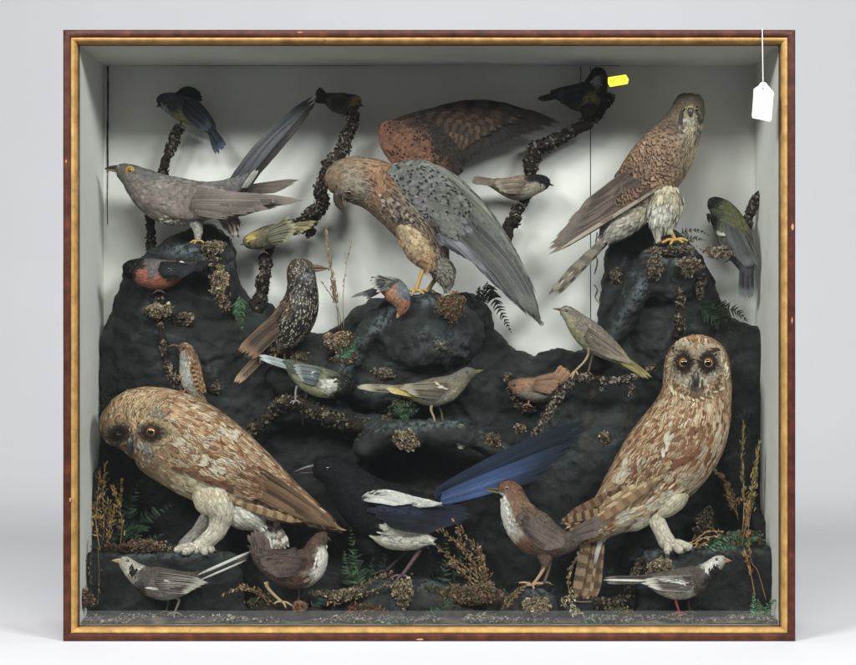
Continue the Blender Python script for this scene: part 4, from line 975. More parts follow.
def starling():
    paint = [(300, 262, '4a4038'), (292, 268, '40362e'), (305, 275, '4e4a4a'), (300, 290, '2a2626'), (312, 300, '221f20'), (300, 320, '1e1b1c'), (285, 305, '3a2c22'), (285, 335, '2a2320'), (272, 345, '241f1e')]
    b = Bird('starling', 'dark glossy bird speckled all over with pale dots and a straight bill', 'bird', 108, (277, 362), paint, 31, 1)
    b.loft([(300, 258.5, 4), (300, 261, 9), (300.5, 266, 12.5), (301, 274, 14), (302, 284, 14.5), (302, 296, 16.5), (299, 309, 19), (293, 321, 20), (285, 332, 18), (276, 342, 14), (268, 351, 9), (261, 359, 4)],
        L=5, W=2.4, mat='glosstip', mrk=lambda q, t, r: noisy(['b8a888', 'a89878', 'c8bda8', '8a7458'], .7, 1)(q, t, r)*np.where(r.random(len(q)) < .5, 1, 0)[:, None]**np.array([0, 0, 0, 1]), lift=.06, lenf=lambda t: np.interp(t, [0, .2, .35, 1], [.6, .65, 1, 1.5]), dens=.9)
    b.fan([(284, 306), (276, 318), (280, 332)], [(250, 346), (238, 352), (236, 350), (252, 360)], 9, 6, ['4e3e32', '5e4a3a', '40342a'], mrk=('9a7450', .7), dy0=-22, dy1=-10, bend=.02)
    b.patch((278, 312), 16, 8, -52, 50, 7, 4, 128, ['4e3a2c', '38281f', '5e4634'], 'edge', ('a88460', .7), .003, .2)
    b.fan([(262, 350), (266, 356)], [(233, 382), (237, 384)], 4, 4, ['5e4a3a', '74604a', '4e4032'], mrk=('b08a60', .7), dy0=-2, dy1=-2, use=False)
    b.loft([(282, 338, 6), (279, 346, 5), (277, 352, 2)], L=5, W=2.2, dy=-10, paint=[(280, 345, '5c4c40')], mat='plain')
    b.leg([(278, 350, 0, 1.6), (275, 357, 0, 1.3), (277, 364, 0, 1.3)], 1.3, '8a6a4c', [(270, 366, -4), (283, 366, -5), (287, 364, -2)], 1.0, dy=-8)
    b.leg([(286, 348, 0, 1.6), (284, 356, 0, 1.3), (286, 363, 0, 1.3)], 1.3, '6a5240', [(282, 365, 2), (291, 364, 2)], 1.0, dy=4)
    b.patch((309, 277), 6, 5, 0, 30, 4, 2, 140, ['6a666a', '5a5658', '86828a'], off=.001)
    b.eye(306.5, 270.5, 2.0, '0a0808', .7, out=.4)
    b.bill([(311, 267.5, 3.2), (316, 267, 2.5), (322, 267.6, 1.7), (329, 268.6, .4)], [(312, 270.4, 2.2), (320, 270, 1.2), (327, 269.4, .4)], '5a4434', '6e5844')
    b.done()
starling()

def great_tit_mid():
    paint = [(296, 369, '4a5448'), (305, 366, '5c6450'), (325, 372, '6a6c4e'), (333, 375, '5e6048'), (300, 380, '9a9c78'), (310, 392, 'a8a87a'), (322, 396, 'b0ae80'), (312, 378, '54585a'), (334, 378, '0a0a0a'), (345, 378, '0c0c0c'), (350, 386, '0a0a0a'), (338, 394, '0a0a0a'), (330, 384, 'd0ccc0'), (332, 388, 'c8c4b8'), (344, 388, '1a1a1c')]
    b = songbird('great_tit', 'small tit with black head, white cheek and greenish yellow belly facing right', 'bird', 92, (296, 402), paint, 32,
        [(356, 388, 2.5), (353, 387, 6), (347, 386, 9.5), (339, 385, 12), (330, 384, 13.5), (320, 382, 14.5), (309, 378, 13.5), (299, 372, 10), (291, 366, 6.5), (285, 362, 3)], L=4.5, W=2.6)
    b.fan([(300, 366), (296, 370)], [(258, 354), (257, 357), (262, 360)], 5, 4, ['6c7478', '7c868a', '4c5256'], mrk=('c8ccc8', .7), dy0=-3, dy1=0, use=False)
    b.fan([(322, 370), (318, 378), (316, 384)], [(292, 366), (294, 371), (300, 378)], 7, 4.5, ['50565c', '5e666a', '44484c'], mrk=('98a09c', .7), dy0=-14, dy1=-8)
    b.patch((313, 379), 1.4, 6, 12, 8, 5, 2, 160, ['d8d8d0'], off=.004, jit=.15)
    b.patch((331, 384), 3, 5.5, 20, 24, 4, 2.2, 180, ['d8d4c8', 'ccc8bc'], off=.001)
    b.eye(346, 381, 1.4, '0a0808', .7, out=.4); b.bill([(354, 385, 2), (358, 386.5, 1.2), (361, 388, .3)], None, '1a1816')
    b.leg([(297, 386, 0, 1.2), (295.5, 393, 0, 1.0), (295.5, 401, 0, 1.0)], 1, '8a8484', [(290, 403, -3), (300, 403, -4), (293, 404, -5)], .8, dy=-6)
    b.leg([(308, 390, 0, 1.2), (306, 396, 3, 1.0), (307, 402, 4, 1.0)], 1, '5a5656', [(303, 404, 3), (311, 404, 3)], .8, dy=3)
    b.done()
great_tit_mid()

def grey_wagtail():
    paint = [(467, 372, '6e685c'), (460, 376, '706a5e'), (450, 382, '746c5c'), (435, 388, '6c6252'), (420, 390, '685e4c'), (462, 385, '908668'), (457, 396, 'a89e7c'), (445, 402, 'a8a08c'), (430, 404, 'a8a294'), (420, 402, '9c966e'), (410, 396, 'b09428'), (402, 392, 'b8982c'), (400, 388, '7a6c40')]
    b = songbird('grey_wagtail', 'slim olive bird with very long tail and yellow vent standing on the middle ledge', 'bird', 88, (435, 425), paint, 33,
        [(476, 374, 2.2), (473, 373.5, 5), (468, 374, 6.8), (462, 378, 8), (455, 384, 10.5), (446, 389, 13), (435, 392, 14), (424, 392.5, 12), (413, 391.5, 8.5), (403, 390, 5.5), (395, 388.5, 3)])
    b.fan([(412, 388), (410, 392)], [(358, 385.5), (355, 387.5), (362, 389)], 6, 3.6, ['5e5848', '6e6650', '4c463a'], mrk=('c8c0a0', .6), dy0=-3, dy1=2, use=False)
    b.quill((410, 392), (357, 388.5), 1.8, 'cfc8ac', dy0=-6, dy1=0, use=False)
    b.fan([(408, 393), (414, 396)], [(385, 389), (392, 392)], 4, 4, ['c0a030', 'b8962c', 'ccae48'], dy0=-8, dy1=-4, use=False)
    b.fan([(448, 384), (446, 392), (440, 397)], [(400, 387), (398, 388), (410, 393)], 8, 5, ['5a4e40', '4e4438', '665a4a'], mrk=('b4a88c', .7), dy0=-15, dy1=-5)
    b.patch((441, 387), 6, 1.3, 35, 8, 6, 1.8, 200, ['cfc6ac'], off=.004, jit=.1)
    b.eye(467.5, 372.5, 1.4, '0a0808', .7, out=.4); b.bill([(473, 371.5, 1.9), (478, 371, 1.2), (484, 370, .3)], [(473, 373.3, 1.3), (481, 371.3, .4)], '6a5c34', '9a8840')
    b.leg([(432, 404, 0, 2.0), (431, 410, 0, 1.3), (434, 418, 0, 1.1), (435, 424.5, 0, 1.1)], 1, 'a08a6c', [(428, 426, -3), (440, 426, -4), (437, 427, -6)], .8, dy=-5)
    b.leg([(438, 406, 0, 1.4), (441, 412, 3, 1.1), (443, 424, 4, 1.0)], 1, '6e604c', [(439, 425, 3), (448, 425, 4)], .8, dy=5)
    b.done()
grey_wagtail()

def wren():
    paint = [(512, 382, '6a5240'), (520, 386, '9a6c48'), (535, 384, '94704e'), (550, 378, '946a46'), (560, 372, '946642'), (525, 396, '9c9080'), (540, 399, '9a9488'), (555, 390, 'a48460'), (562, 382, '9c6238')]
    b = songbird('wren', 'small rusty bird clinging to a lichened stump beside the middle branch', 'bird', 120, (528, 402), paint, 34,
        [(509, 388, 3), (512, 387, 6.5), (518, 387.5, 9), (527, 389, 11), (537, 390, 12.5), (547, 387, 12.5), (556, 382, 10.5), (562, 376, 7), (566, 371, 3)], mat='streak', mrk=noisy(['6a4428'], 0, .5))
    b.fan([(554, 378), (560, 384)], [(562, 365), (570, 372)], 6, 5, ['8e6240', '7c5438', '9a7048'], mrk=('c88c54', .5), dy0=-10, dy1=-6, use=False)
    b.fan([(535, 381), (532, 388)], [(562, 374), (560, 388), (552, 392)], 7, 4.5, ['86644a', '785840', '906e52'], mrk=('b8845a', .5), dy0=-15, dy1=-9)
    b.eye(514.5, 385.5, 1.4, '0a0808', .7, out=.4); b.bill([(510, 387, 1.8), (505.5, 389.5, .4)], None, '3a3028')
    b.leg([(530, 398, 0, 1.2), (528, 405, 0, 1)], 1, '8a6a4a', [(523, 406, -3), (532, 407, -4)], .8, dy=-5)
    b.done()
wren()

def wagtail_right():
    paint = [(566, 309, '756a5e'), (572, 312, '776c60'), (580, 322, '7a6e64'), (595, 332, '7c6f66'), (610, 345, '786c60'), (564, 314, 'a8a088'), (569, 322, 'a8a078'), (570, 332, 'a09a60'), (580, 345, '9c9678'), (592, 352, 'a09a88'), (608, 356, '9c9480'), (622, 360, '94884a'), (632, 368, '948238')]
    b = songbird('yellow_wagtail', 'slim grey brown bird with yellowish tail perched on the twig under the female falcon', 'bird', 98, (574, 372), paint, 35,
        [(560, 310, 2), (562, 310.5, 4.6), (566, 312, 6.4), (571, 316, 8), (577, 323, 10.5), (585, 331, 13), (594, 339, 13.5), (604, 346, 12), (614, 353, 9), (623, 360, 6), (631, 367, 3)])
    b.fan([(618, 352), (614, 358)], [(652, 378), (648, 380), (640, 374)], 5, 3.6, ['7c723e', '8c7f3c', '6a6038'], mrk=('b0a45a', .6), dy0=-5, dy1=-4, use=False)
    b.fan([(588, 328), (584, 336), (588, 344)], [(632, 363), (634, 366), (622, 362), (612, 358)], 9, 5, ['6c5f54', '5e5248', '7c6e60'], mrk=('a89c84', .7), dy0=-15, dy1=-7)
    b.patch((592, 338), 7, 1.1, 35, 8, 5, 1.8, 40, ['a89c88'], off=.004, jit=.1)
    b.eye(566.5, 310.8, 1.5, '0a0808', .7, out=.4); b.bill([(561, 309.5, 1.8), (557, 309, 1.1), (552.5, 308.6, .3)], None, '5a4c38')
    b.patch((566, 308), 5, .8, 10, 10, 4, 1.2, 10, ['a89e84'], off=.0012, jit=.1)
    b.leg([(589, 348, 0, 2.2), (588.5, 354, 0, 1.3), (584, 362, 0, 1.1), (575, 371, 0, 1.1)], 1, 'a89070', [(570, 377, -1), (578, 375, -5), (572, 379, -4)], .9, dy=-7)
    b.leg([(594, 350, 0, 1.4), (592, 358, 3, 1.1), (588, 373, 4, 1.0)], 1, '74624c', [(583, 375, 3), (592, 375, 3)], .8, dy=2)
    b.done()
wagtail_right()

def chaffinch():
    paint = [(376, 284, '6a5a50'), (384, 287, 'a87450'), (390, 294, 'b8764a'), (396, 300, 'b8825c'), (404, 288, '6e767e'), (410, 296, '727a84'), (402, 296, '8a8078'), (404, 306, 'b06a3c'), (400, 310, 'a86436')]
    b = songbird('chaffinch', 'small rusty and blue grey finch lying head down on the rock as prey', 'bird', 82, (400, 304), paint, 36,
        [(400, 315, 2), (401, 312, 4.5), (402, 307, 7), (401, 301, 9.5), (398, 295, 11.5), (393, 289, 11.5), (386, 285, 9), (379, 282, 6), (373, 280, 3)])
    b.patch((407, 292), 5, 9, -15, 40, 5, 2.6, -110, ['6e7680', '7a828c', '5e666e'], off=.001)
    b.fan([(388, 284), (382, 290)], [(350, 297), (356, 294), (366, 299)], 5, 3.6, ['24242a', '1c1c20', '38383c'], mrk=('8a8a88', .5), dy0=-5, dy1=2, use=False)
    b.fan([(396, 282), (390, 284)], [(372, 274), (368, 282), (376, 292)], 6, 4, ['3a3838', '2a2829', '54504c'], mrk=('c8c4b8', .7), dy0=-13, dy1=-8, use=False)
    b.patch((386, 288), 3, 2, 40, 8, 6, 2.2, 160, ['d0ccc0', 'b8b4a8'], off=.004)
    b.fan([(400, 280), (396, 280)], [(380, 277), (376, 281)], 3, 4, ['5c5c62', '4c4c52'], dy0=-10, dy1=-8, use=False)
    b.eye(405.5, 307.5, 1.2, '0a0808', .7, out=.4); b.bill([(400.5, 312, 2.8), (398.5, 315, 2), (396.5, 318.5, .4)], None, 'b08a68')
    b.done()
chaffinch()

def bullfinch():
    paint = [(126, 272, '08080a'), (132, 264, '08080a'), (140, 264, '0c0c0e'), (130, 276, '0a0a0c'), (142, 274, 'a84e30'), (140, 280, 'a85434'), (148, 262, '5e5656'), (158, 264, '625c5c'), (150, 272, '6a6260'), (160, 282, 'a8522e'), (148, 286, 'a04c2c'), (172, 280, '8a4a30'), (165, 270, '5c5654'), (180, 272, '6a4a3c'), (182, 264, '141416')]
    b = songbird('bullfinch', 'plump bird with black cap and red breast at the left of the case', 'bird', 104, (158, 292), paint, 37,
        [(124, 274, 2.5), (126, 273, 6.5), (131, 270, 9.5), (138, 270, 11.5), (147, 272.5, 14), (158, 274.5, 15), (169, 273, 13), (179, 269.5, 9.5), (188, 266, 6), (196, 263.5, 3)], L=5)
    b.fan([(184, 263), (184, 269)], [(212, 262), (208, 266), (204, 270)], 5, 5, ['0e0e0f', '151516', '080809'], mat='gloss', mrk=('2a2c34', .5), dy0=-5, dy1=0, use=False)
    b.fan([(160, 263), (158, 270), (162, 276)], [(198, 266), (196, 270), (184, 276)], 8, 6, ['161617', '101011', '201f20'], mat='gloss', mrk=('3a3a44', .5), dy0=-16, dy1=-8)
    b.patch((170, 270), 1.8, 6, 15, 14, 6, 3, 20, ['a8a09c', '98908c'], off=.005, jit=.2)
    b.patch((183, 263), 6, 1.4, 30, 12, 6, 2.6, 30, ['d8d4d0'], off=.004, jit=.1)
    b.eye(130.5, 270.5, 1.7, '0a0808', .7, out=.4); b.bill([(127, 272.5, 3.6), (124.5, 276, 2.8), (125, 280, .7)], None, '101012')
    b.leg([(160, 286, 0, 1.3), (159, 291, 0, 1.1)], 1.1, '4a3a34', [(154, 293, -3), (164, 293, -3)], .9, dy=-5)
    b.done()
bullfinch()

def treecreeper():
    paint = [(184, 347, '6e4e34'), (190, 352, '7a583a'), (195, 368, '8a6440'), (200, 385, '94693f'), (183, 354, '9a948a'), (182, 365, 'a8a89e'), (186, 380, 'b4b4ac'), (192, 392, 'aaa89c'), (202, 396, '7a583a')]
    b = songbird('treecreeper', 'tiny brown streaked bird with white front climbing the left rock face', 'bird', 108, (180, 394), paint, 38,
        [(179, 346.5, 2), (181, 347, 4.8), (185, 349, 6.8), (188, 355, 8.5), (190, 364, 10), (191, 374, 11), (193, 384, 10), (197, 393, 6.5), (201, 400, 3)], mat='streak', mrk=noisy(['c8a878', '3e2818'], .2, .8, lambda q, t: np.where(q[:, 0]-.2*q[:, 1] > 114.5, 1, .05)))
    b.fan([(196, 388), (200, 392)], [(202, 406), (206, 404)], 4, 3.4, ['6e4c30', '8a6240'], mrk=('b08a5c', .6), dy0=-3, dy1=0, use=False)
    b.fan([(194, 358), (192, 366)], [(205, 394), (200, 394)], 6, 4.4, ['7a5230', '94683c', '5a3c24'], mat='bar', mrk=('c89c64', .8), dy0=-12, dy1=-6)
    b.eye(183.5, 348.5, 1.2, '0a0808', .7, out=.4); b.bill([(179.5, 347, 1.5), (175, 345.3, 1), (171, 345.6, .8), (168, 347.5, .3)], None, '5a4434')
    b.leg([(184, 374, 0, 1), (181, 378, 0, .9)], .9, '8a6a4a', [(177, 376, -2), (178, 381, -3), (177, 379, -4)], .7, dy=-8)
    b.leg([(187, 388, 0, 1), (184, 392, 0, .9)], .9, '8a6a4a', [(180, 391, -2), (181, 395, -3)], .7, dy=-6)
    b.done()
treecreeper()

def blue_tit():
    paint = [(160, 98, '2c3240'), (160, 106, '24262c'), (165, 110, '9a9c94'), (170, 98, '48505e'), (180, 100, '4a5360'), (190, 108, '4c545e'), (200, 116, '4a5262'), (180, 118, '9a9650'), (192, 124, '9c9852'), (206, 126, '303642'), (170, 106, '3c4044')]
    b = songbird('blue_tit', 'dark blue tit on the branch tip in the upper left corner', 'bird', 150, (180, 126), paint, 39,
        [(158, 104, 2.5), (160, 103, 6.5), (165, 102, 9), (172, 103.5, 11), (181, 106.5, 13.5), (190, 111, 13), (199, 117, 10.5), (207, 124, 7.5), (212, 131, 4.5), (214, 135, 2)])
    b.loft([(176, 101, 3), (181, 97, 6), (188, 94, 7), (195, 95, 5), (200, 99, 2)], L=5, W=3, dy=-2, paint=[(188, 94, '1c1e24')], lift=.2, inbvh=False, ruffle=1)
    b.fan([(207, 122), (211, 126)], [(216, 155), (219, 154), (223, 151), (225, 147)], 6, 4.4, ['2a303e', '2f3644', '24272f'], mrk=('5a6480', .5), dy0=-4, dy1=0, use=False)
    b.fan([(184, 100), (182, 110), (186, 116)], [(214, 128), (210, 132), (204, 130)], 7, 5, ['2e3440', '3a4250', '262a34'], mrk=('6a7480', .5), dy0=-14, dy1=-6)
    b.patch((164, 107), 3, 3, 0, 12, 4, 2, 30, ['b4b6b0', '9a9c94'], off=.001)
    b.eye(162.5, 101.5, 1.3, '0a0808', .7, out=.4); b.bill([(159, 105, 1.7), (156.5, 107, .3)], None, '16161a')
    b.leg([(182, 118, 0, 1.1), (180, 125, 0, 1)], .9, '3a3a40', [(176, 127, -3), (184, 127, -3)], .8, dy=-3)
    b.done()
blue_tit()

def goldcrest_top():
    paint = [(322, 96, '26231e'), (335, 103, '4a463a'), (345, 100, '504b3a'), (350, 112, '68624f'), (355, 101, 'b09430'), (358, 106, '3c382c'), (350, 97, '2e2a24')]
    b = songbird('goldcrest', 'tiny dark bird with a yellow crown spot on the highest branch end', 'bird', 146, (349, 114), paint, 40,
        [(361, 104, 2), (359.5, 103.5, 5.5), (356, 103, 8), (350, 103.5, 9.5), (343, 103.5, 10.5), (336, 102, 9.5), (329, 99, 6.5), (323, 96.5, 3.5)])
    b.fan([(328, 97), (326, 102)], [(318, 87), (315, 94), (314, 100)], 6, 4.4, ['201d1a', '2c2824'], mrk=('4a453a', .5), dy0=-3, dy1=0, use=False)
    b.fan([(346, 98), (344, 104)], [(326, 99), (328, 106)], 6, 4, ['2c2924', '38342c'], mrk=('6a6450', .6), dy0=-12, dy1=-6)
    b.patch((354.5, 101.5), 3, 3.5, 0, 14, 4, 2, 180, ['b09420', 'a08418'], off=.001)
    b.eye(357, 105, 1.0, '0a0808', .7, out=.4); b.bill([(360, 105, 1.2), (364, 106, .3)], None, '1a1816')
    b.leg([(346, 111, 0, 1), (347, 115, 0, .9)], .8, '3a3028', [(343, 116, -2), (351, 116, -3)], .7, dy=-3)
    b.done()
goldcrest_top()

def firecrest():
    paint = [(246, 242, '625a44'), (251, 238, 'a08c38'), (256, 240, '68624a'), (265, 238, '645e46'), (280, 230, '68624a'), (265, 248, '7e7866'), (278, 242, '746e5a'), (292, 226, '5e5840')]
    b = songbird('goldcrest', 'tiny olive bird with yellow crown perched on the low end of the curved branch', 'bird', 124, (264, 252), paint, 41,
        [(243, 243, 2), (245, 242.5, 5), (250, 241.5, 7.5), (257, 240, 9.5), (266, 237.5, 11), (275, 234, 10), (284, 230, 7.5), (292, 227, 4.5), (297, 225, 2)])
    b.fan([(288, 226), (288, 231)], [(318, 222), (312, 227), (304, 231)], 5, 3.8, ['786c4c', '5e5640', '8a7a54'], mrk=('b8aa70', .6), dy0=-3, dy1=0, use=False)
    b.fan([(270, 230), (266, 237), (270, 243)], [(291, 216), (300, 227), (296, 233), (288, 240)], 8, 4.2, ['5e5846', '4c4636', '6c6652'], mrk=('b8b088', .7), dy0=-13, dy1=-6)
    b.patch((251, 238.5), 4, 2.2, -10, 16, 4, 1.8, -10, ['c8ac30', 'b89828'], off=.001)
    b.eye(249, 243, 1.1, '0a0808', .7, out=.4); b.bill([(244.5, 243.5, 1.3), (240, 245, .3)], None, '2a2620')
    b.leg([(264, 246, 0, 1), (264, 252, 0, .9)], .8, '4a3c30', [(260, 254, -2), (268, 254, -3)], .7, dy=-4)
    b.done()
firecrest()

def marsh_tit():
    paint = [(545, 180, '101116'), (538, 177, '101116'), (532, 178, '14151a'), (548, 184, '16161a'), (540, 189, 'b0a898'), (534, 186, 'a89c88'), (520, 180, '84705e'), (505, 181, '836e5c'), (515, 187, '78685a'), (520, 196, 'a89c8a'), (530, 195, 'b0a694'), (505, 191, '94836f'), (495, 185, '76654f')]
    b = songbird('marsh_tit', 'small brown bird with a black cap in the middle of the upper right branch', 'bird', 140, (518, 204), paint, 42,
        [(550, 184, 2), (548, 183.5, 5), (543, 183, 7.8), (536, 184, 9.5), (527, 186.5, 11.2), (517, 188, 12), (507, 187, 9.5), (498, 184.5, 6.3), (490, 182.5, 3.5)])
    b.fan([(498, 181), (497, 185)], [(472, 178), (470, 181), (473, 184)], 5, 4, ['5a4e44', '6a5c50', '3e3630'], mrk=('8c7c6c', .5), dy0=-3, dy1=0, use=False)
    b.fan([(526, 182), (522, 188), (520, 192)], [(493, 182), (494, 186), (502, 191)], 8, 4.6, ['6a5a4c', '5e5044', '7c6c5c'], mrk=('a8988a', .5), dy0=-13, dy1=-6)
    b.patch((539, 178.5), 9, 4, 14, 60, 4, 2.2, 195, ['0e0f14', '16171c'], 'plain', ('000000', 0), .0008, .2)
    b.eye(544.5, 182.5, 1.2, '0a0808', .7, out=.4); b.bill([(549, 184, 1.6), (554, 185.6, .3)], None, '1a1816')
    b.leg([(518, 197, 0, 1.1), (518, 203, 0, 1)], .9, '4a4440', [(514, 205, -3), (523, 205, -3)], .8, dy=-4)
    b.done()
marsh_tit()

def great_tit_top():
    paint = [(594, 70, '0c0c0e'), (600, 72, '0c0c0e'), (590, 76, '101012'), (597, 82, 'a0a0a4'), (603, 84, '0e0e10'), (590, 86, '24261e'), (582, 88, '30322a'), (572, 90, '2c2e2c'), (560, 93, '24262a'), (595, 96, '8a8040'), (588, 102, '847a40'), (600, 95, '1c1a16'), (580, 100, '3c3828')]
    b = songbird('great_tit', 'dark tit with black head, half behind the yellow sticker', 'bird', 144, (586, 118), paint, 43,
        [(596, 67, 2), (596.5, 69, 5), (597.5, 74, 8.5), (597, 81, 10.5), (594, 89, 13), (588, 95.5, 15), (579, 97, 14), (569, 95.5, 10.5), (560, 94, 6.5), (552, 93.5, 3)])
    b.fan([(564, 92), (563, 96)], [(537, 98), (539, 101)], 4, 4, ['1c1e22', '2a2c30'], mrk=('5a5c60', .5), dy0=-3, dy1=0, use=False)
    b.fan([(586, 86), (584, 94), (582, 99)], [(557, 93), (556, 98), (560, 102)], 7, 5, ['24272c', '30343a', '1c1e22'], mrk=('54585e', .5), dy0=-13, dy1=-6)
    b.patch((597, 81.5), 5, 3.5, 15, 20, 4, 2.2, 170, ['b4b4b8', '9a9aa0'], off=.001)
    b.patch((597, 68.5), 4, 2.5, 0, 12, 5, 2.4, -100, ['0c0c0e'], off=.001, lift=.5)
    b.loft([(586, 100, 8), (588, 108, 9), (588, 115, 5)], L=5, W=2.6, dy=-4, paint=[(588, 106, '3c3426')], lift=.15, inbvh=False)
    b.eye(602, 76.5, 1.3, '0a0808', .7, out=.4, look=(.4, 0)); b.bill([(605, 77, 1.8), (610, 77.5, .4)], None, '0e0e10')
    b.leg([(587, 110, 0, 1.1), (585, 118, 0, 1)], .9, '2a2828', [(580, 119, -3), (590, 119, -3)], .8, dy=-3)
    b.done()
great_tit_top()

def great_tit_back():
    paint = [(710, 204, '14161a'), (716, 203, '1a1c18'), (708, 212, '5e6060'), (711, 218, '101214'), (718, 210, '4a4c38'), (724, 208, '62643e'), (732, 214, '6a6c40'), (738, 226, '6e6c48'), (728, 222, '64664a'), (724, 234, '686a5c'), (732, 240, '67676a'), (742, 242, '66645c'), (744, 258, '5c5c60'), (736, 256, '5a5c62')]
    b = songbird('great_tit', 'olive backed tit seen from behind at the far right, tail hanging down', 'bird', 132, (722, 262), paint, 44,
        [(708, 207, 2.5), (709.5, 206.5, 6.5), (714, 206.5, 10), (720, 211, 13), (726, 219, 15), (731, 229, 16.5), (736, 240, 16.5), (741, 251, 14), (745, 261, 10.5), (747.5, 270, 7), (749, 277, 3)], L=5, W=3)
    b.fan([(742, 256), (748, 258), (752, 258)], [(740, 298), (746, 300), (753, 298)], 6, 5, ['3c424a', '2e3236', '4c3e40', '30343a'], mrk=('8a9298', .6), dy0=-5, dy1=0, use=False)
    b.fan([(724, 222), (730, 226), (738, 230)], [(742, 264), (748, 268), (756, 266)], 9, 6, ['5e6064', '54565a', '6a6a68'], mrk=('8e9092', .6), dy0=-17, dy1=-6)
    b.fan([(748, 240), (752, 246)], [(757, 268), (756, 266)], 3, 5, ['605e58', '54524e'], dy0=-8, dy1=-4)
    b.patch((721, 234), 5, .9, 12, 10, 5, 2, 60, ['c8ccc4'], off=.005, jit=.2)
    b.patch((708.5, 212), 2, 4, 0, 12, 4, 2, 80, ['7a7c7c', '64666a'], off=.001)
    b.eye(708.5, 208, 1.3, '0a0808', .7, out=.4, look=(-.5, 0)); b.bill([(708, 213, 1.8), (708.5, 219, 1.4), (709.5, 223, .4)], None, '14161a', dy=-4)
    b.leg([(733, 254, 0, 1.1), (730, 260, 0, 1)], .9, '4a4848', [(726, 262, -3), (734, 262, -3)], .8, dy=-3)
    b.done()
great_tit_back()

def dipper_right():
    paint = [(500, 489, '7a4e30'), (508, 483, '784a2e'), (516, 488, '7a5036'), (512, 494, '74503a'), (500, 497, 'd0ccc0'), (503, 510, 'd0ccc2'), (507, 525, 'ccc8be'), (510, 537, 'c4b8a8'), (517, 505, '805a42'), (522, 518, '78543f'), (516, 545, '7a4e32'), (524, 548, '764c34'), (535, 552, '6a4a38'), (535, 525, '645046'), (550, 535, '5e4c42'), (565, 545, '584840'), (550, 556, '5c463a'), (578, 540, '54443c')]
    b = songbird('dipper', 'brown bird with white bib standing on a small round rock at the bottom centre', 'bird', 50, (532, 586), paint, 51,
        [(498, 491, 2.5), (500.5, 490, 6.5), (506, 489.5, 9), (511, 493, 11.5), (514, 502, 13.5), (518, 513, 17), (525, 524, 20), (535, 533, 21.5), (546, 539, 19), (557, 542, 15), (567, 542, 11), (577, 538.5, 7), (584, 534, 4), (588, 532, 2)], L=6, W=3.4)
    b.patch((504, 515), 4.6, 20, -12, 200, 4.5, 2.2, 82, ['d6d2c8', 'cec9be', 'c8c2b4'], off=.001, jit=.2)
    b.fan([(572, 532), (574, 540)], [(600, 516), (604, 522), (600, 532)], 6, 6, ['5a4a44', '4e403a', '665650'], mrk=('7e6e64', .5), dy0=-5, dy1=2, use=False)
    b.fan([(524, 516), (522, 526), (530, 536)], [(566, 538), (568, 546), (558, 550), (550, 550)], 11, 7, ['5c4c46', '52443e', '685850'], mrk=('8a786c', .6), dy0=-24, dy1=-10, bend=.02)
    b.patch((536, 525), 16, 8, 38, 70, 7, 4, 42, ['604e46', '56453e', '6c5a50'], 'edge', ('84705f', .5), .005, .15)
    b.patch((511, 486), 10, 3, 15, 50, 4, 2.2, 20, ['7c4c2e', '6c422a', '8a5a3a'], off=.0008, jit=.2); b.patch((521, 488), 3, 3, 0, 14, 5, 2, 20, ['4a3022', '5c3c28'], off=.001, lift=.4)
    b.eye(507, 488.5, 2.0, '1a100c', .65, lid='a89078', out=.4); b.bill([(499.5, 490, 2.8), (494, 489.6, 2), (489, 489.4, 1.2), (484.5, 489, .3)], [(500, 492.3, 2), (492, 491.2, 1.1), (486, 489.8, .3)], '40362c', '8a7448')
    b.loft([(542, 548, 8), (545, 557, 7), (545, 564, 4), (544, 568, 2)], L=5, W=2.6, dy=-6, paint=[(545, 556, '6a5244')], lift=.1)
    b.leg([(545, 564, 0, 2.2), (543, 570, 0, 1.9), (538, 578, 0, 1.6), (532, 585.5, 0, 1.6)], 1.7, 'a88a6c', [(519, 583, -2), (522, 588, -8), (534, 589, -10), (543, 584, -2)], 1.3, dy=-6)
    b.leg([(550, 562, 0, 1.8), (548, 572, 4, 1.5), (544, 583, 6, 1.5)], 1.5, '7a624e', [(538, 586, 4), (552, 585, 6)], 1.2, dy=6)
    b.done()
dipper_right()

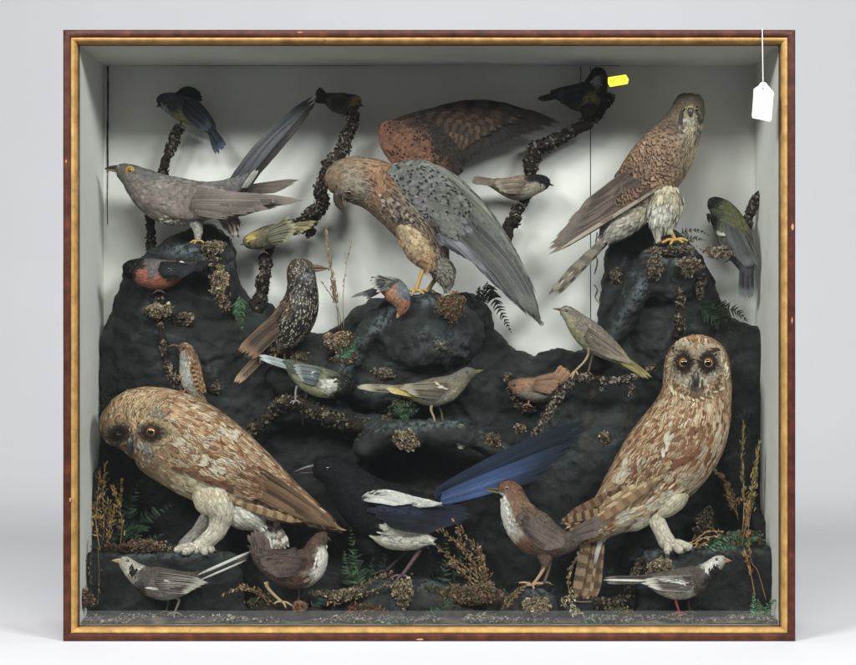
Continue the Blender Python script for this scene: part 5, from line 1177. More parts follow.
def dipper_left():
    paint = [(322, 537, '54402f'), (316, 540, '50392d'), (325, 541, '54402f'), (312, 550, '4c392d'), (322, 552, 'ccc6ba'), (328, 560, 'd4cec2'), (322, 572, 'd2ccc0'), (314, 580, 'bcae9c'), (310, 562, '50352a'), (306, 582, '5e3a28'), (300, 586, '583626'), (295, 560, '463430'), (280, 556, '43322e'), (285, 580, '4e3830'), (270, 572, '453530'), (258, 555, '40302c')]
    b = songbird('dipper', 'brown bird with white breast seen half from behind, standing by the wagtail tail', 'bird', 48, (280, 604), paint, 52,
        [(328, 536, 2), (326, 536.5, 5), (321, 540, 8), (317, 547, 10.5), (314, 556, 14.5), (308, 564, 18.5), (299, 568, 20.5), (287, 568, 19), (275, 564, 15.5), (265, 559, 11.5), (257, 553, 7), (252, 547, 3)], L=6, W=3.4)
    b.patch((322, 566), 5.6, 17, 12, 200, 4.5, 2.2, 98, ['dad4c8', 'd0cabc', 'c8c2b2'], off=.001, jit=.2)
    b.fan([(262, 556), (270, 556)], [(248, 534), (253, 529), (260, 531), (266, 536)], 6, 6, ['4c3c38', '40322e', '584640'], mrk=('6e5c54', .5), dy0=-4, dy1=2, use=False)
    b.fan([(303, 558), (300, 567), (296, 573)], [(258, 560), (262, 568), (272, 574)], 10, 7, ['4a3a35', '40322e', '54443e'], mrk=('6e5c52', .6), dy0=-24, dy1=-8)
    b.patch((290, 561), 16, 7, 5, 60, 7, 4, 185, ['4e3c36', '44342f', '5a463e'], 'edge', ('6e5a50', .5), .005, .15)
    b.eye(323.5, 538.5, 1.5, '0a0808', .7, out=.4, look=(.4, 0)); b.bill([(326, 537.5, 2.2), (329, 539, 1.2), (331, 541, .4)], None, '4a3a30', dy=2)
    b.leg([(266, 582, 0, 2.6), (268, 588, 0, 1.8), (275, 596, 0, 1.5), (282, 602, 0, 1.5)], 1.6, 'a08c68', [(292, 606, -3), (286, 608, -7), (274, 604, -3)], 1.2, dy=-6)
    b.leg([(300, 586, 0, 2), (299, 594, 3, 1.5), (298, 602, 5, 1.5)], 1.5, '4e4438', [(306, 604, 3), (293, 605, 3)], 1.2, dy=4)
    b.done()
dipper_left()

def wagtail_bl():
    paint = [(120, 561, 'a89c88'), (126, 560, 'b8b0a2'), (131, 564, 'b4ac9e'), (136, 568, 'a8a296'), (128, 570, 'b8b2a6'), (133, 577, '8a847a'), (140, 574, '4a3f3c'), (150, 570, '544844'), (165, 572, '564a46'), (180, 575, '504540'), (140, 588, '3c3432'), (150, 594, '7c746c'), (165, 598, '98928a'), (180, 594, '8c857c'), (195, 580, '463c38')]
    b = songbird('pied_wagtail', 'dark grey wagtail with pale head facing left in the bottom left corner', 'bird', 40, (176, 613), paint, 53,
        [(118.5, 562, 2), (120.5, 562, 4.5), (125, 563.5, 6.8), (130, 567.5, 8), (136, 573, 10), (145, 579, 13), (157, 583, 15.5), (170, 584.5, 15), (182, 583, 12), (192, 580, 8), (201, 577, 5), (208, 575, 2.5)], L=5, W=3)
    b.fan([(196, 575), (194, 581)], [(250, 552), (249, 557)], 4, 3.6, ['3a3230', '2e2826'], mrk=('6a605a', .5), dy0=-5, dy1=2, use=False)
    b.quill((198, 575), (251, 551.5), 3.0, 'dcdad4', dy0=-8, dy1=0, use=False); b.quill((196, 582), (247, 560), 2.2, 'd0ccc4', dy0=-8, dy1=0, use=False)
    b.fan([(158, 574), (154, 584), (160, 590)], [(204, 582), (210, 584), (200, 588), (190, 592)], 9, 5, ['4e433f', '423835', '5c504a'], mrk=('c8c0b4', .7), dy0=-18, dy1=-7)
    b.patch((172, 585), 20, 3.5, -6, 40, 9, 2.6, 0, ['c8c4bc', '6e6660', '968e86', 'b4aea4'], 'edge', ('dcd8d0', .5), .005, .1)
    b.patch((133, 572), 3, 4.5, -20, 26, 4, 2, 100, ['1c1716', '2a2422'], off=.001)
    b.eye(127.5, 561, 1.6, '0a0808', .65, out=.4, lid='4a4038'); b.bill([(121, 560.5, 2.2), (116, 560.5, 1.4), (111.5, 560.8, .3)], [(121, 562.3, 1.5), (114, 561.5, .5)], 'a08860', 'b09870')
    b.leg([(176, 596, 0, 2.6), (179, 601, 0, 1.6), (177, 607, 0, 1.2), (174.5, 613, 0, 1.2)], 1.2, '6e6258', [(167, 616, -2), (174, 618, -6), (182, 616, -2)], 1, dy=-3)
    b.leg([(166, 596, 0, 2), (168, 603, 3, 1.2), (166, 612, 4, 1.2)], 1.2, '4a423c', [(160, 614, 3), (171, 614, 3)], 1, dy=5)
    b.done()
wagtail_bl()

def wagtail_br():
    paint = [(724, 560, 'b4ac9e'), (718, 557, 'c8c2b8'), (712, 560, 'c4beb4'), (708, 567, 'c0bab0'), (714, 574, '14100f'), (710, 580, '1a1615'), (705, 572, '5a504c'), (697, 574, '50443f'), (685, 574, '584c46'), (670, 575, '5a4e48'), (700, 588, '4a3e3a'), (690, 595, 'a8a094'), (675, 599, 'b4ada0'), (660, 592, 'a8a094'), (650, 580, '50463f')]
    b = songbird('pied_wagtail', 'grey and white wagtail with white head facing right in the bottom right corner', 'bird', 40, (678, 613), paint, 54,
        [(725.5, 560.5, 2), (723.5, 560.5, 4.5), (719, 562, 6.5), (714, 566, 7.6), (708, 572, 9.8), (699, 578, 13), (688, 582.5, 15), (676, 584.5, 15), (664, 583.5, 12), (654, 581.5, 8), (645, 580, 5), (638, 579, 2.5)], L=5, W=3)
    b.fan([(650, 577), (650, 582)], [(604, 579), (606, 583)], 4, 3.4, ['3a3230', '4a403c'], mrk=('8a8078', .5), dy0=-5, dy1=2, use=False)
    b.quill((652, 581), (603, 580), 2.4, 'cfcac2', dy0=-8, dy1=0, use=False)
    b.fan([(692, 577), (694, 586), (688, 590)], [(646, 579), (640, 582), (652, 588)], 9, 5, ['4c413c', '403632', '5c504a'], mrk=('d0c8bc', .75), dy0=-18, dy1=-7)
    b.patch((670, 581), 20, 2.2, 8, 34, 11, 2, 186, ['d0ccc4', '5e544e', 'a8a098', 'c8c2ba'], off=.005, jit=.08)
    b.patch((714, 573), 4, 6, 10, 40, 4, 2, 90, ['120e0e', '1c1716'], off=.001)
    b.patch((715, 561), 6, 4, -20, 40, 4, 2, 170, ['d4cec4', 'c8c2b8'], off=.0008); b.patch((708, 569), 2, 5, 10, 16, 4, 2, 110, ['cfc9bf'], off=.001)
    b.eye(716.5, 560, 1.7, '0a0808', .65, out=.4, lid='3a302c'); b.bill([(722.5, 559.5, 2.2), (727, 560, 1.4), (732, 561.3, .3)], [(722.5, 561.5, 1.5), (729, 561.8, .5)], 'a06a54', 'b07a60')
    b.leg([(678, 596, 0, 2.6), (676, 602, 0, 1.6), (678, 608, 0, 1.3), (679, 613, 0, 1.3)], 1.2, '7a3a30', [(672, 616, -2), (679, 618, -6), (687, 616, -2)], 1, dy=-3)
    b.leg([(690, 596, 0, 2), (688, 603, 3, 1.2), (690, 612, 4, 1.2)], 1.2, '4a2c28', [(684, 614, 3), (696, 614, 3)], 1, dy=5)
    b.done()
wagtail_br()
# ================================================================ painted rockwork
def fbm(p, o=4):
    return mnoise.fractal(p, .9, 2.1, o)
def rockwork():
    V = []; F = []
    def addm(v, f):
        n = len(V); V.extend(v); F.extend([tuple(i+n for i in q) for q in f])
    def slab(poly, ya, yb):
        n = len(poly)
        v = [tuple(P(a, b, ya)) for a, b in poly]+[tuple(P(a, b, yb)) for a, b in poly]
        f = [tuple(range(n)), tuple(range(2*n-1, n-1, -1))]+[(i, n+i, n+(i+1) % n, (i+1) % n) for i in range(n)]
        addm(v, f)
    def ell(px, py, y, rx, ry, rd):
        c = P(px, py, y*.001); k = sc(y*.001); v = []; f = []; A, B = 18, 12
        for i in range(B+1):
            t = math.pi*i/B
            for j in range(A):
                p = 2*math.pi*j/A
                v.append((c[0]+rx*k*math.sin(t)*math.cos(p), c[1]+rd*.001*math.sin(t)*math.sin(p), c[2]+ry*k*math.cos(t)))
        for i in range(B):
            for j in range(A): f.append((i*A+j, (i+1)*A+j, (i+1)*A+(j+1) % A, i*A+(j+1) % A))
        addm(v, f)
    def cap(pts, k=1.0):
        rows = []
        for (a, b, r, y) in pts: rows.append([*P(a, b, y*.001), r*sc(y*.001)])
        c = catmull(rows, 6*len(pts)); A = 12; v = []; f = []
        for w in c:
            pass
        for i in range(len(c)):
            ellw = c[i]; 
            v0 = len(v)
            for ii in range(7):
                t = math.pi*ii/6
                for j in range(A):
                    p = 2*math.pi*j/A; v.append((ellw[0]+ellw[3]*math.sin(t)*math.cos(p), ellw[1]+ellw[3]*k*math.sin(t)*math.sin(p), ellw[2]+ellw[3]*math.cos(t)))
            for ii in range(6):
                for j in range(A): f.append((v0+ii*A+j, v0+(ii+1)*A+j, v0+(ii+1)*A+(j+1) % A, v0+ii*A+(j+1) % A))
        addm(v, f)
    # back mass following the silhouette against the pale lining
    slab([(100, 645), (100, 350), (109, 322), (120, 296), (134, 268), (150, 250), (168, 238), (188, 230), (210, 226), (230, 238), (234, 262), (240, 288), (252, 304), (270, 308), (290, 330), (316, 340), (330, 332), (346, 320), (358, 307), (374, 300), (398, 297),
          (440, 296), (468, 294), (484, 303), (496, 332), (512, 350), (535, 358), (562, 358), (584, 352), (597, 330), (602, 300), (606, 262), (612, 240), (630, 226), (650, 222), (668, 228), (690, 244), (706, 262), (716, 298), (732, 318), (765, 332), (765, 645)], .136, .1735)
    ell(160, 345, 150, 52, 92, 32); ell(205, 400, 150, 90, 60, 26); ell(215, 330, 148, 40, 60, 26)
    cap([(178, 256, 13, 124), (200, 258, 13, 122), (216, 270, 12, 126), (226, 300, 14, 136)]); ell(188, 262, 122, 26, 12, 22)
    ell(250, 330, 150, 34, 30, 22); ell(300, 376, 128, 34, 22, 26); ell(318, 356, 140, 24, 22, 20)
    ell(428, 334, 116, 56, 41, 33); cap([(398, 306, 13, 112), (374, 326, 13, 112), (352, 356, 13, 112), (330, 388, 14, 116), (300, 408, 12, 122)])
    ell(405, 372, 132, 70, 46, 26); ell(470, 390, 150, 50, 60, 22); ell(366, 322, 142, 20, 12, 18)
    cap([(366, 446, 13, 100), (392, 434, 13, 92), (430, 432, 12, 88), (466, 436, 11, 90), (492, 450, 9, 98), (510, 470, 9, 112), (520, 500, 9, 128)], 1.5)
    cap([(366, 446, 12, 104), (356, 480, 12, 122), (350, 520, 14, 130)])
    cap([(250, 440, 12, 140), (280, 414, 13, 130), (320, 412, 13, 122), (360, 424, 12, 116), (400, 430, 10, 104)], 1.4)
    ell(560, 430, 152, 60, 80, 24); ell(650, 470, 150, 90, 100, 24)
    ell(668, 276, 126, 40, 29, 30); cap([(652, 262, 12, 112), (640, 285, 13, 114), (622, 320, 14, 122), (604, 356, 12, 134), (586, 366, 8, 140)])
    ell(672, 330, 142, 44, 54, 26); ell(636, 244, 150, 26, 18, 20); ell(716, 370, 150, 40, 50, 20)
    ell(735, 480, 155, 30, 120, 30); ell(540, 560, 152, 60, 70, 18); ell(420, 540, 152, 90, 60, 14)
    # boxy perches for the owls, front blocks, low mounds
    slab([(634, 645), (638, 566), (646, 552), (700, 549), (770, 546), (790, 645)], .063, .17)
    slab([(66, 645), (74, 556), (110, 553), (180, 554), (234, 554), (244, 572), (248, 645)], .064, .17)
    slab([(66, 560), (74, 492), (100, 470), (112, 500), (116, 560)], .10, .17)
    slab([(752, 560), (752, 500), (764, 520), (784, 534), (790, 600)], .10, .17)
    ell(408, 612, 84, 84, 34, 34); ell(470, 612, 92, 50, 28, 26); ell(352, 606, 92, 44, 18, 28)
    ell(532, 618, 50, 34, 30, 16); ell(566, 620, 80, 50, 20, 34); ell(285, 622, 60, 60, 16, 28); ell(300, 600, 120, 60, 30, 30)
    me = bpy.data.meshes.new('tmp'); me.from_pydata(V, [], F); me.update()
    o = bpy.data.objects.new('tmp', me); COL.objects.link(o)
    md = o.modifiers.new('r', 'REMESH'); md.mode = 'VOXEL'; md.voxel_size = .0027
    sm = o.modifiers.new('s', 'SMOOTH'); sm.iterations = 7; sm.factor = .6
    dg = bpy.context.evaluated_depsgraph_get(); ev = o.evaluated_get(dg); m2 = ev.to_mesh()
    nv = len(m2.vertices); co = np.zeros(nv*3, np.float32); m2.vertices.foreach_get('co', co); co = co.reshape(-1, 3).astype(float)
    no = np.zeros(nv*3, np.float32); m2.vertices.foreach_get('normal', no); no = no.reshape(-1, 3)
    faces = np.array([tuple(p.vertices) for p in m2.polygons if len(p.vertices) == 4]); tris = np.array([tuple(p.vertices) for p in m2.polygons if len(p.vertices) == 3])
    ev.to_mesh_clear(); bpy.data.objects.remove(o); bpy.data.meshes.remove(me)
    d = np.array([.0050*fbm(Vector(c*22), 3)+.0042*(.35-abs(mnoise.noise(Vector(c*40)+Vector((5, 0, 0)))))+.0021*fbm(Vector(c*95), 4) for c in co])
    co = co+no*d[:, None]
    co[:, 1] = np.minimum(co[:, 1], DEP-.0016); co[:, 0] = np.clip(co[:, 0], ix0+.0008, ix1-.0008); co[:, 2] = np.maximum(co[:, 2], iz0+.0006)
    q = pix(co); col = np.zeros((nv, 3))
    def dab(ch, x, y, rx, ry, ang, a=1.0):
        ca, sa = math.cos(math.radians(ang)), math.sin(math.radians(ang)); dx, dy = q[:, 0]-x, q[:, 1]-y
        u, v = (dx*ca+dy*sa)/rx, (-dx*sa+dy*ca)/ry; col[:, ch] = np.maximum(col[:, ch], a*np.exp(-(u*u+v*v)))
    for (x, y, rx, ry, an, a) in [(186, 250, 22, 6, 0, 1), (206, 268, 6, 14, -20, .9), (224, 300, 5, 16, 0, .7), (385, 318, 30, 6, -48, 1), (350, 360, 26, 6, -55, 1), (342, 385, 10, 14, 0, .7), (425, 300, 30, 5, 0, .8), (430, 424, 44, 5, -3, 1), (492, 440, 22, 4, 35, 1), (668, 256, 20, 9, 0, 1.1),
            (640, 290, 22, 6, -62, 1), (622, 318, 20, 5, -60, .6), (655, 558, 18, 5, 0, .7), (706, 552, 60, 3, 0, .6), (170, 556, 60, 3, 0, .6), (532, 592, 26, 6, 0, .8), (430, 586, 40, 6, 0, .6), (210, 368, 10, 8, 0, .4), (560, 440, 30, 50, 0, .25), (440, 345, 30, 20, 0, .35), (150, 300, 6, 30, 20, .4)]:
        dab(0, x, y, rx, ry, an, a)  # grey-blue paint dabs, with sheen along the ridges painted in too
    rr = np.random.default_rng(77)
    for _ in range(70): dab(0, rr.uniform(100, 760), rr.uniform(240, 600), rr.uniform(8, 24), rr.uniform(1.5, 5), rr.uniform(-70, 20), rr.uniform(.25, .6))
    for _ in range(16): dab(1, rr.uniform(100, 760), rr.uniform(300, 600), rr.uniform(8, 20), rr.uniform(5, 12), rr.uniform(-70, 20), rr.uniform(.2, .5))
    for (x, y, rx, ry, an, a) in [(240, 320, 10, 20, 0, .6), (350, 345, 14, 20, 0, .6), (400, 420, 30, 12, 0, .7), (740, 548, 30, 10, 0, .8), (470, 590, 40, 12, 0, .6), (340, 600, 40, 12, 0, .4), (120, 540, 20, 30, 0, .5), (725, 330, 20, 14, 0, .5), (540, 600, 10, 10, 0, .3)]:
        dab(1, x, y, rx, ry, an, a)
    for (x, y, rx, ry, an, a) in [(590, 410, 3, 60, 8, .5), (630, 400, 4, 40, 5, .4), (480, 600, 40, 12, 0, .7), (300, 605, 40, 10, 0, .5), (380, 380, 10, 6, 0, .6), (440, 348, 10, 5, 0, .6), (330, 350, 14, 10, 0, .5), (700, 560, 3, 40, 0, .3)]:
        dab(2, x, y, rx, ry, an, a)
    g = Geo(); g.add(co, faces, M['rock'], col)
    if len(tris): g.f.append(tris); g.m.append(np.zeros(len(tris), int))
    o = g.build('rockwork', None)
    tag(o, 'dark painted rockwork of ledges, hollows and boulders filling the case behind the birds', 'rockwork')
    tri = [tuple(f) for f in faces.tolist()]+[tuple(f) for f in tris.tolist()]
    return BVHTree.FromPolygons([Vector(c) for c in co], tri)
ROCK = rockwork()
def rock_y(px, py, dflt=.135):
    h, n = ray(ROCK, px, py); return h.y if h is not None else dflt

# ================================================================ flakes, branches, lichen
def flakes(geo, C, Nn, size, cols, rng, mat='flake', curl=.5, asp=1.0):
    """Small bent scales: C (n,3) centres, Nn (n,3) normals."""
    n = len(C); C = np.asarray(C, float); Nn = unit(np.asarray(Nn, float)+rng.normal(0, .45, (n, 3)))
    A = unit(np.cross(Nn, rng.normal(0, 1, (n, 3)))); B = np.cross(Nn, A)
    sz = size*(.5+rng.random(n)*1.0)
    u = np.array([-1, 0, 1.]); G = np.zeros((n, 3, 3, 3)); bend = curl*rng.normal(.5, .6, n)
    for i, a in enumerate(u):
        for j, b in enumerate(u):
            f = 1-.25*abs(a*b); jit = 1+.25*rng.normal(size=(n, 1))
            G[:, i, j] = C+(A*(a*f*sz)[:, None]*asp+B*(b*f*sz)[:, None])*jit+Nn*(bend*sz*(a*a+b*b)*.5)[:, None]
    cs = np.array([srgb(c) for c in cols]); col = cs[rng.integers(len(cs), size=n)]*(1+rng.normal(0, .15, (n, 1)))
    geo.grids(G, M[mat], np.clip(col, 0, 1))
LICH = ['6e6252', '7a6a50', '8c7c62', '4e4030', '3c3226', '9a8a70', '5a4c3a', '5e5a48']
LDARK = ['3e362e', '2c2622', '4c443a', '5a5246', '241f1c', '6a6250', '7a7262']
def branch(name, label, pts, y0, cols, seed, dens=1.0, fs=1.5, tw=(), bark='2c2420', group=None, cat='branch', rough=.12):
    fs = fs*.78; rng = np.random.default_rng(seed); root = thing(name, label, cat, P(pts[-1][0], pts[-1][1], y0*.001), group)
    g = Geo(); fl = Geo()
    for pl in [pts]+list(tw):
        rows = []
        for p in pl:
            p = list(p)+[0]*(4-len(p)); y = (y0+p[3])*.001; rows.append([*P(p[0], p[1], y), p[2]*.74*sc(y)])
        L = sum(np.linalg.norm(np.array(rows[i+1][:3])-np.array(rows[i][:3])) for i in range(len(rows)-1))
        c = catmull(rows, max(10, int(L/.0025)))
        wob = np.array([[mnoise.noise(Vector((*w[:3]*110, ))+Vector((k*9, seed, 0))) for k in range(3)] for w in c])
        c[:, :3] += wob*c[:, 3:4]*.75; c[:, 3] *= 1+.3*np.array([mnoise.noise(Vector(w[:3]*260)) for w in c])
        tube_pts(g, c[:, :3], np.maximum(c[:, 3], 3e-4), M['bark'], srgb(bark), 10, rough, rng)
        n = int(L/S*np.mean(c[:, 3])/S*1.5*dens/(fs*fs)*2.2)
        t = rng.random(n)*(len(c)-1); i = t.astype(int); f = (t-i)[:, None]; i2 = np.minimum(i+1, len(c)-1)
        C = c[i]*(1-f)+c[i2]*f; dirn = unit(rng.normal(0, 1, (n, 3))); T = unit(c[i2, :3]-c[i, :3]+1e-9); dirn = unit(dirn-T*(dirn*T).sum(1, keepdims=True))
        clump = np.array([mnoise.noise(Vector(w[:3]*70)+Vector((seed, 0, 0))) for w in C]); keep = clump > -.05-.25*rng.random(n)
        C, dirn = C[keep], dirn[keep]
        flakes(fl, C[:, :3]+dirn*C[:, 3:4]*(1+.25*rng.random((len(C), 1))), dirn, fs*S, cols, rng)
    g.build('bark', root)
    if fl.n: fl.build('lichen', root)
    return root
def clump(name, label, px, py, rx, ry, cols, seed, n=500, fs=1.5, y=None, cat='lichen', group=None, deep=4, mat='flake', asp=1.0, ang=0, curl=.5):
    """Tuft of flakes piled on the rock surface."""
    rng = np.random.default_rng(seed); ca, sa = math.cos(math.radians(ang)), math.sin(math.radians(ang))
    n = int(n*1.5); fs = fs*.8
    a = rng.random(n)*2*np.pi; r = np.sqrt(rng.random(n))
    r = r*(.78+.34*np.array([mnoise.noise(Vector((math.cos(q)*1.3, math.sin(q)*1.3, seed*.37)))*1.6 for q in a]))+np.where(rng.random(n) < .12, .35*rng.random(n), 0); X = np.cos(a)*r; Z = np.sin(a)*r
    qx = px+X*rx*ca-Z*ry*sa; qy = py+X*rx*sa+Z*ry*ca; C = []; Nn = []
    y0 = (y*.001 if y is not None else rock_y(px, py))
    for i in range(n):
        if y is None:
            h, nn = ray(ROCK, qx[i], qy[i]); yy = h.y if h is not None else y0
            yy = min(yy, y0+.012)
        else: yy = y0
        dome = max(0, 1-r[i]**2)*deep*.001*(.6+.8*(.5+mnoise.noise(Vector((qx[i]*.22, qy[i]*.22, seed)))))
        C.append(P(qx[i], qy[i], yy-dome*rng.random()-.0005)); Nn.append((X[i]*.8, -1, -Z[i]*.8+.2))
    g = Geo(); flakes(g, C, Nn, fs*S, cols, rng, mat, curl, asp)
    # dark core so that the tuft is not hollow
    lf = Loft([(px-rx*.6*ca, py-rx*.6*sa, ry*.2), (px-rx*.25*ca, py-rx*.25*sa, ry*.5), (px+rx*.25*ca, py+rx*.25*sa, ry*.5), (px+rx*.6*ca, py+rx*.6*sa, ry*.2)], y0-.0003, .2*deep/4)
    G = lf.skin(14, 14); g.grids(G[None], M['bark'], srgb(cols[0])*.5, wrap=True)
    o = g.build(name, None); return tag(o, label, cat, group)

def frond(geo, pts, y0, y1, w, n, cols, rng, droop=.5, mat='leaf', stem='3a3a22', tipfac=.15):
    """One fern frond: arching rachis with toothed pinnae."""
    rows = [[*P(p[0], p[1], y0+(y1-y0)*i/(len(pts)-1)), 1] for i, p in enumerate(pts)]
    c = catmull(rows, 40); tube_pts(geo, c[:, :3], np.linspace(.00055, .0002, 40), M['straw'], srgb(stem), 5)
    T = unit(np.gradient(c[:, :3], axis=0)); Y = np.array([0, 1., 0]); Nn = unit(np.cross(np.broadcast_to(Y, T.shape), T)); k = sc(y0)
    for i in range(n):
        t = (i+.5)/n; j = t*39; a = int(j); C = c[a, :3]; prof = (min(1, t*5+.35))*(1-t)**.75+tipfac*(1-t)
        for sd in (-1, 1):
            L = w*k*prof*(.9+.2*rng.random()); d = unit(Nn[a]*sd*1.0+T[a]*(.45+.25*rng.normal())+np.array([0, -.25+.5*rng.normal(), 0])); wd = np.cross(d, Y); wd = unit(wd)
            R = 9; G = np.zeros((1, R, 3, 3)); pw = max(L*.2, 1.0*k)
            for r in range(R):
                v = r/(R-1); ww = pw*(.6+.4*(r % 2))*(1-v)**.6+1e-4
                ctr = C+d*L*v+T[a]*L*.18*v*v-np.array([0, 0, 1])*L*droop*.25*v*v
                for m_, u in enumerate((-1, 0, 1)): G[0, r, m_] = ctr+wd*u*ww+np.array([0, -.0003*(1-abs(u)), 0])
            col = srgb(cols[rng.integers(len(cols))])*(1+rng.normal(0, .25)); col = col*(1-.35*t)+srgb('5a5030')*(.35*t if rng.random() < .5 else 0); geo.grids(G, M[mat], np.clip(col, 0, 1)[None])
def fern(name, label, fronds, y0, w, n, cols, seed, group=None, y1=None):
    rng = np.random.default_rng(seed); g = Geo()
    for i, p in enumerate(fronds): frond(g, p, (y0-i*1.5)*.001, ((y1 if y1 is not None else y0-8)-i*2)*.001, w*(.9+.2*rng.random()), n, cols, rng)
    o = g.build(name, None); return tag(o, label, 'fern', group)
def grass(name, label, stems, y0, cols, seed, seedn=26, sl=3.2, sw=1.1, spread=.5, group=None, r=.5, frm=.35, cat='dried stalks', jit=1.0):
    """Dried stems with seed scales along the upper part."""
    rng = np.random.default_rng(seed); g = Geo()
    for si, p in enumerate(stems):
        pts = p; y = (y0+rng.normal(0, 1.5))*.001
        c = catmull([[*P(a, b, y-.004*i/len(pts)), 1] for i, (a, b) in enumerate(pts)], 30)
        tube_pts(g, c[:, :3], np.linspace(r*S, r*S*.4, 30), M['straw'], srgb(cols[si % len(cols)]), 6)
        T = unit(np.gradient(c[:, :3], axis=0)); n = seedn
        if n == 0: continue
        t = frm+(1-frm)*rng.random(n); ii = (t*29).astype(int); C = c[ii, :3]; d = unit(T[ii]+rng.normal(0, spread, (n, 3))); C = C+rng.normal(0, 1, (n, 3))*S*jit*np.array([1, 1, 1])*(1.2-t)[:, None]
        L = sl*S*(.6+.8*rng.random(n)); W = sw*S*(.7+.6*rng.random(n)); wv = unit(np.cross(d, np.array([0, 1., .2])+rng.normal(0, .4, (n, 3)))); nn = np.cross(d, wv)
        v = np.array([0, .3, .7, 1]); wp = np.array([.3, 1, .7, .08]); G = np.zeros((n, 4, 3, 3))
        for r_ in range(4):
            for m_, u in enumerate((-1, 0, 1)): G[:, r_, m_] = C+d*(L*v[r_])[:, None]+wv*(u*W*wp[r_]*.5)[:, None]+nn*((1-abs(u))*W*.25)[:, None]
        cs = np.array([srgb(x) for x in cols]); col = cs[rng.integers(len(cs), size=n)]*(1+rng.normal(0, .15, (n, 1)))
        g.grids(G, M['straw'], np.clip(col, 0, 1))
    o = g.build(name, None); return tag(o, label, cat, group)
# ================================================================ branches
branch('branch', 'short rough branch rising behind the cuckoo with the blue tit on its tip', [(181, 125, 6), (174, 140, 6), (167, 158, 6), (160, 176, 5.5), (153, 198, 5.5), (150, 222, 5.5), (150, 250, 6)], 152, LDARK+['6a5a46'], 101, 1.0, 1.5)
branch('branch', 'thick dark curving branch left of the spread falcon, ending in two tiny perches', [(352, 113, 6), (350, 128, 7), (344, 145, 8), (333, 160, 8.5), (324, 178, 8), (322, 200, 8), (315, 216, 9), (302, 224, 9), (286, 228, 9), (272, 240, 6), (266, 256, 7), (265, 275, 7), (261, 295, 8), (254, 308, 10)], 140, LDARK+['5e5038', '6a5a40'], 102, 1.1, 1.5, tw=[[(300, 224, 6), (312, 232, 4), (306, 236, 2)]])
branch('branch', 'dark bent branch between the two falcons with three small tits on it', [(606, 96, 9, -2), (596, 112, 9), (584, 124, 8), (568, 134, 7.5), (552, 142, 8), (538, 150, 8.5), (533, 162, 9), (531, 176, 6), (527, 192, 5.5), (520, 208, 6), (512, 222, 7), (507, 238, 7), (505, 250, 5)], 152, LDARK, 103, 1.1, 1.6)
branch('branch', 'short flat lichened stick beside the right wall above the olive tit', [(759, 191, 3), (756, 202, 6), (751, 214, 5.5), (747, 228, 5), (743, 242, 4.5), (738, 260, 4)], 148, ['6a5c4c', '7a6c5a', '544838', '8a7c6a'], 104, 1.0, 1.6)
branch('branch', 'thin crusty stem running down from the bullfinch to the left rock hollow', [(158, 293, 6), (158, 306, 4), (160, 322, 3), (163, 342, 3.5), (166, 358, 4), (172, 372, 6), (178, 386, 7), (180, 396, 5)], 116, ['6a5442', '8a7258', '4e3c2e', '9a8468', '3a2c24'], 105, 1.3, 1.5)
branch('twig', 'encrusted forked twig in front of the rock under the slim olive bird at right', [(583, 378, 4), (574, 378, 5), (562, 392, 5), (552, 406, 4.6), (544, 420, 4), (534, 436, 3.4)], 98, ['6e5c4c', '8c7a66', '54443a', 'a08e7a', '3c3028'], 106, 1.6, 1.6,
    tw=[[(578, 379, 5), (592, 377, 4), (610, 381, 4), (628, 379, 3.6), (644, 372, 3), (656, 366, 2)], [(626, 380, 2.4), (632, 388, 2), (630, 396, 1.2)], [(602, 380, 2), (602, 390, 1.4)]], cat='twig')
branch('branch', 'long mossy root lying across the rock under the black headed tit', [(240, 446, 7, 6), (256, 430, 7, 4), (272, 410, 7), (285, 402, 8), (300, 404, 8), (318, 412, 8), (338, 420, 9), (360, 426, 9, 2), (380, 424, 8, 2), (398, 416, 6, 4)], 100, ['5a4c38', '3e3426', '6c5c44', '4c4a30', '7a6a50', '2e2820'], 107, 1.5, 1.6, tw=[[(300, 404, 3), (303, 416, 1.6), (302, 424, .8)]])
branch('stump', 'broken lichened stub at the left of the small rusty bird', [(508, 374, 5), (512, 388, 7), (518, 400, 8), (528, 408, 7), (536, 408, 3)], 130, ['6a5440', '86705a', '4a3a2c', '9a8468'], 108, 1.5, 1.6, cat='branch')
branch('branch', 'crusted upright stem below the standing falcon\'s rock', [(674, 262, 7), (678, 282, 5), (680, 302, 5), (679, 322, 6), (676, 338, 5)], 106, ['5a4a3c', '76644f', '3c3026', '8a7860'], 109, 1.5, 1.6)
branch('branch', 'thick lichened post at the right edge of the grey bird\'s rock', [(206, 246, 7), (212, 258, 9), (218, 276, 9), (222, 294, 8), (228, 310, 6)], 114, ['5c4a36', '8a744e', '3e3226', 'a08a60', '4a4030'], 110, 1.7, 1.6)
branch('root', 'small dark root curving up from the floor beside the right hand perch block', [(596, 606, 6), (618, 602, 6), (630, 592, 6), (634, 576, 6), (640, 560, 5)], 60, ['4a3e30', '62543f', '30281f', '786850'], 111, 1.0, 1.5)
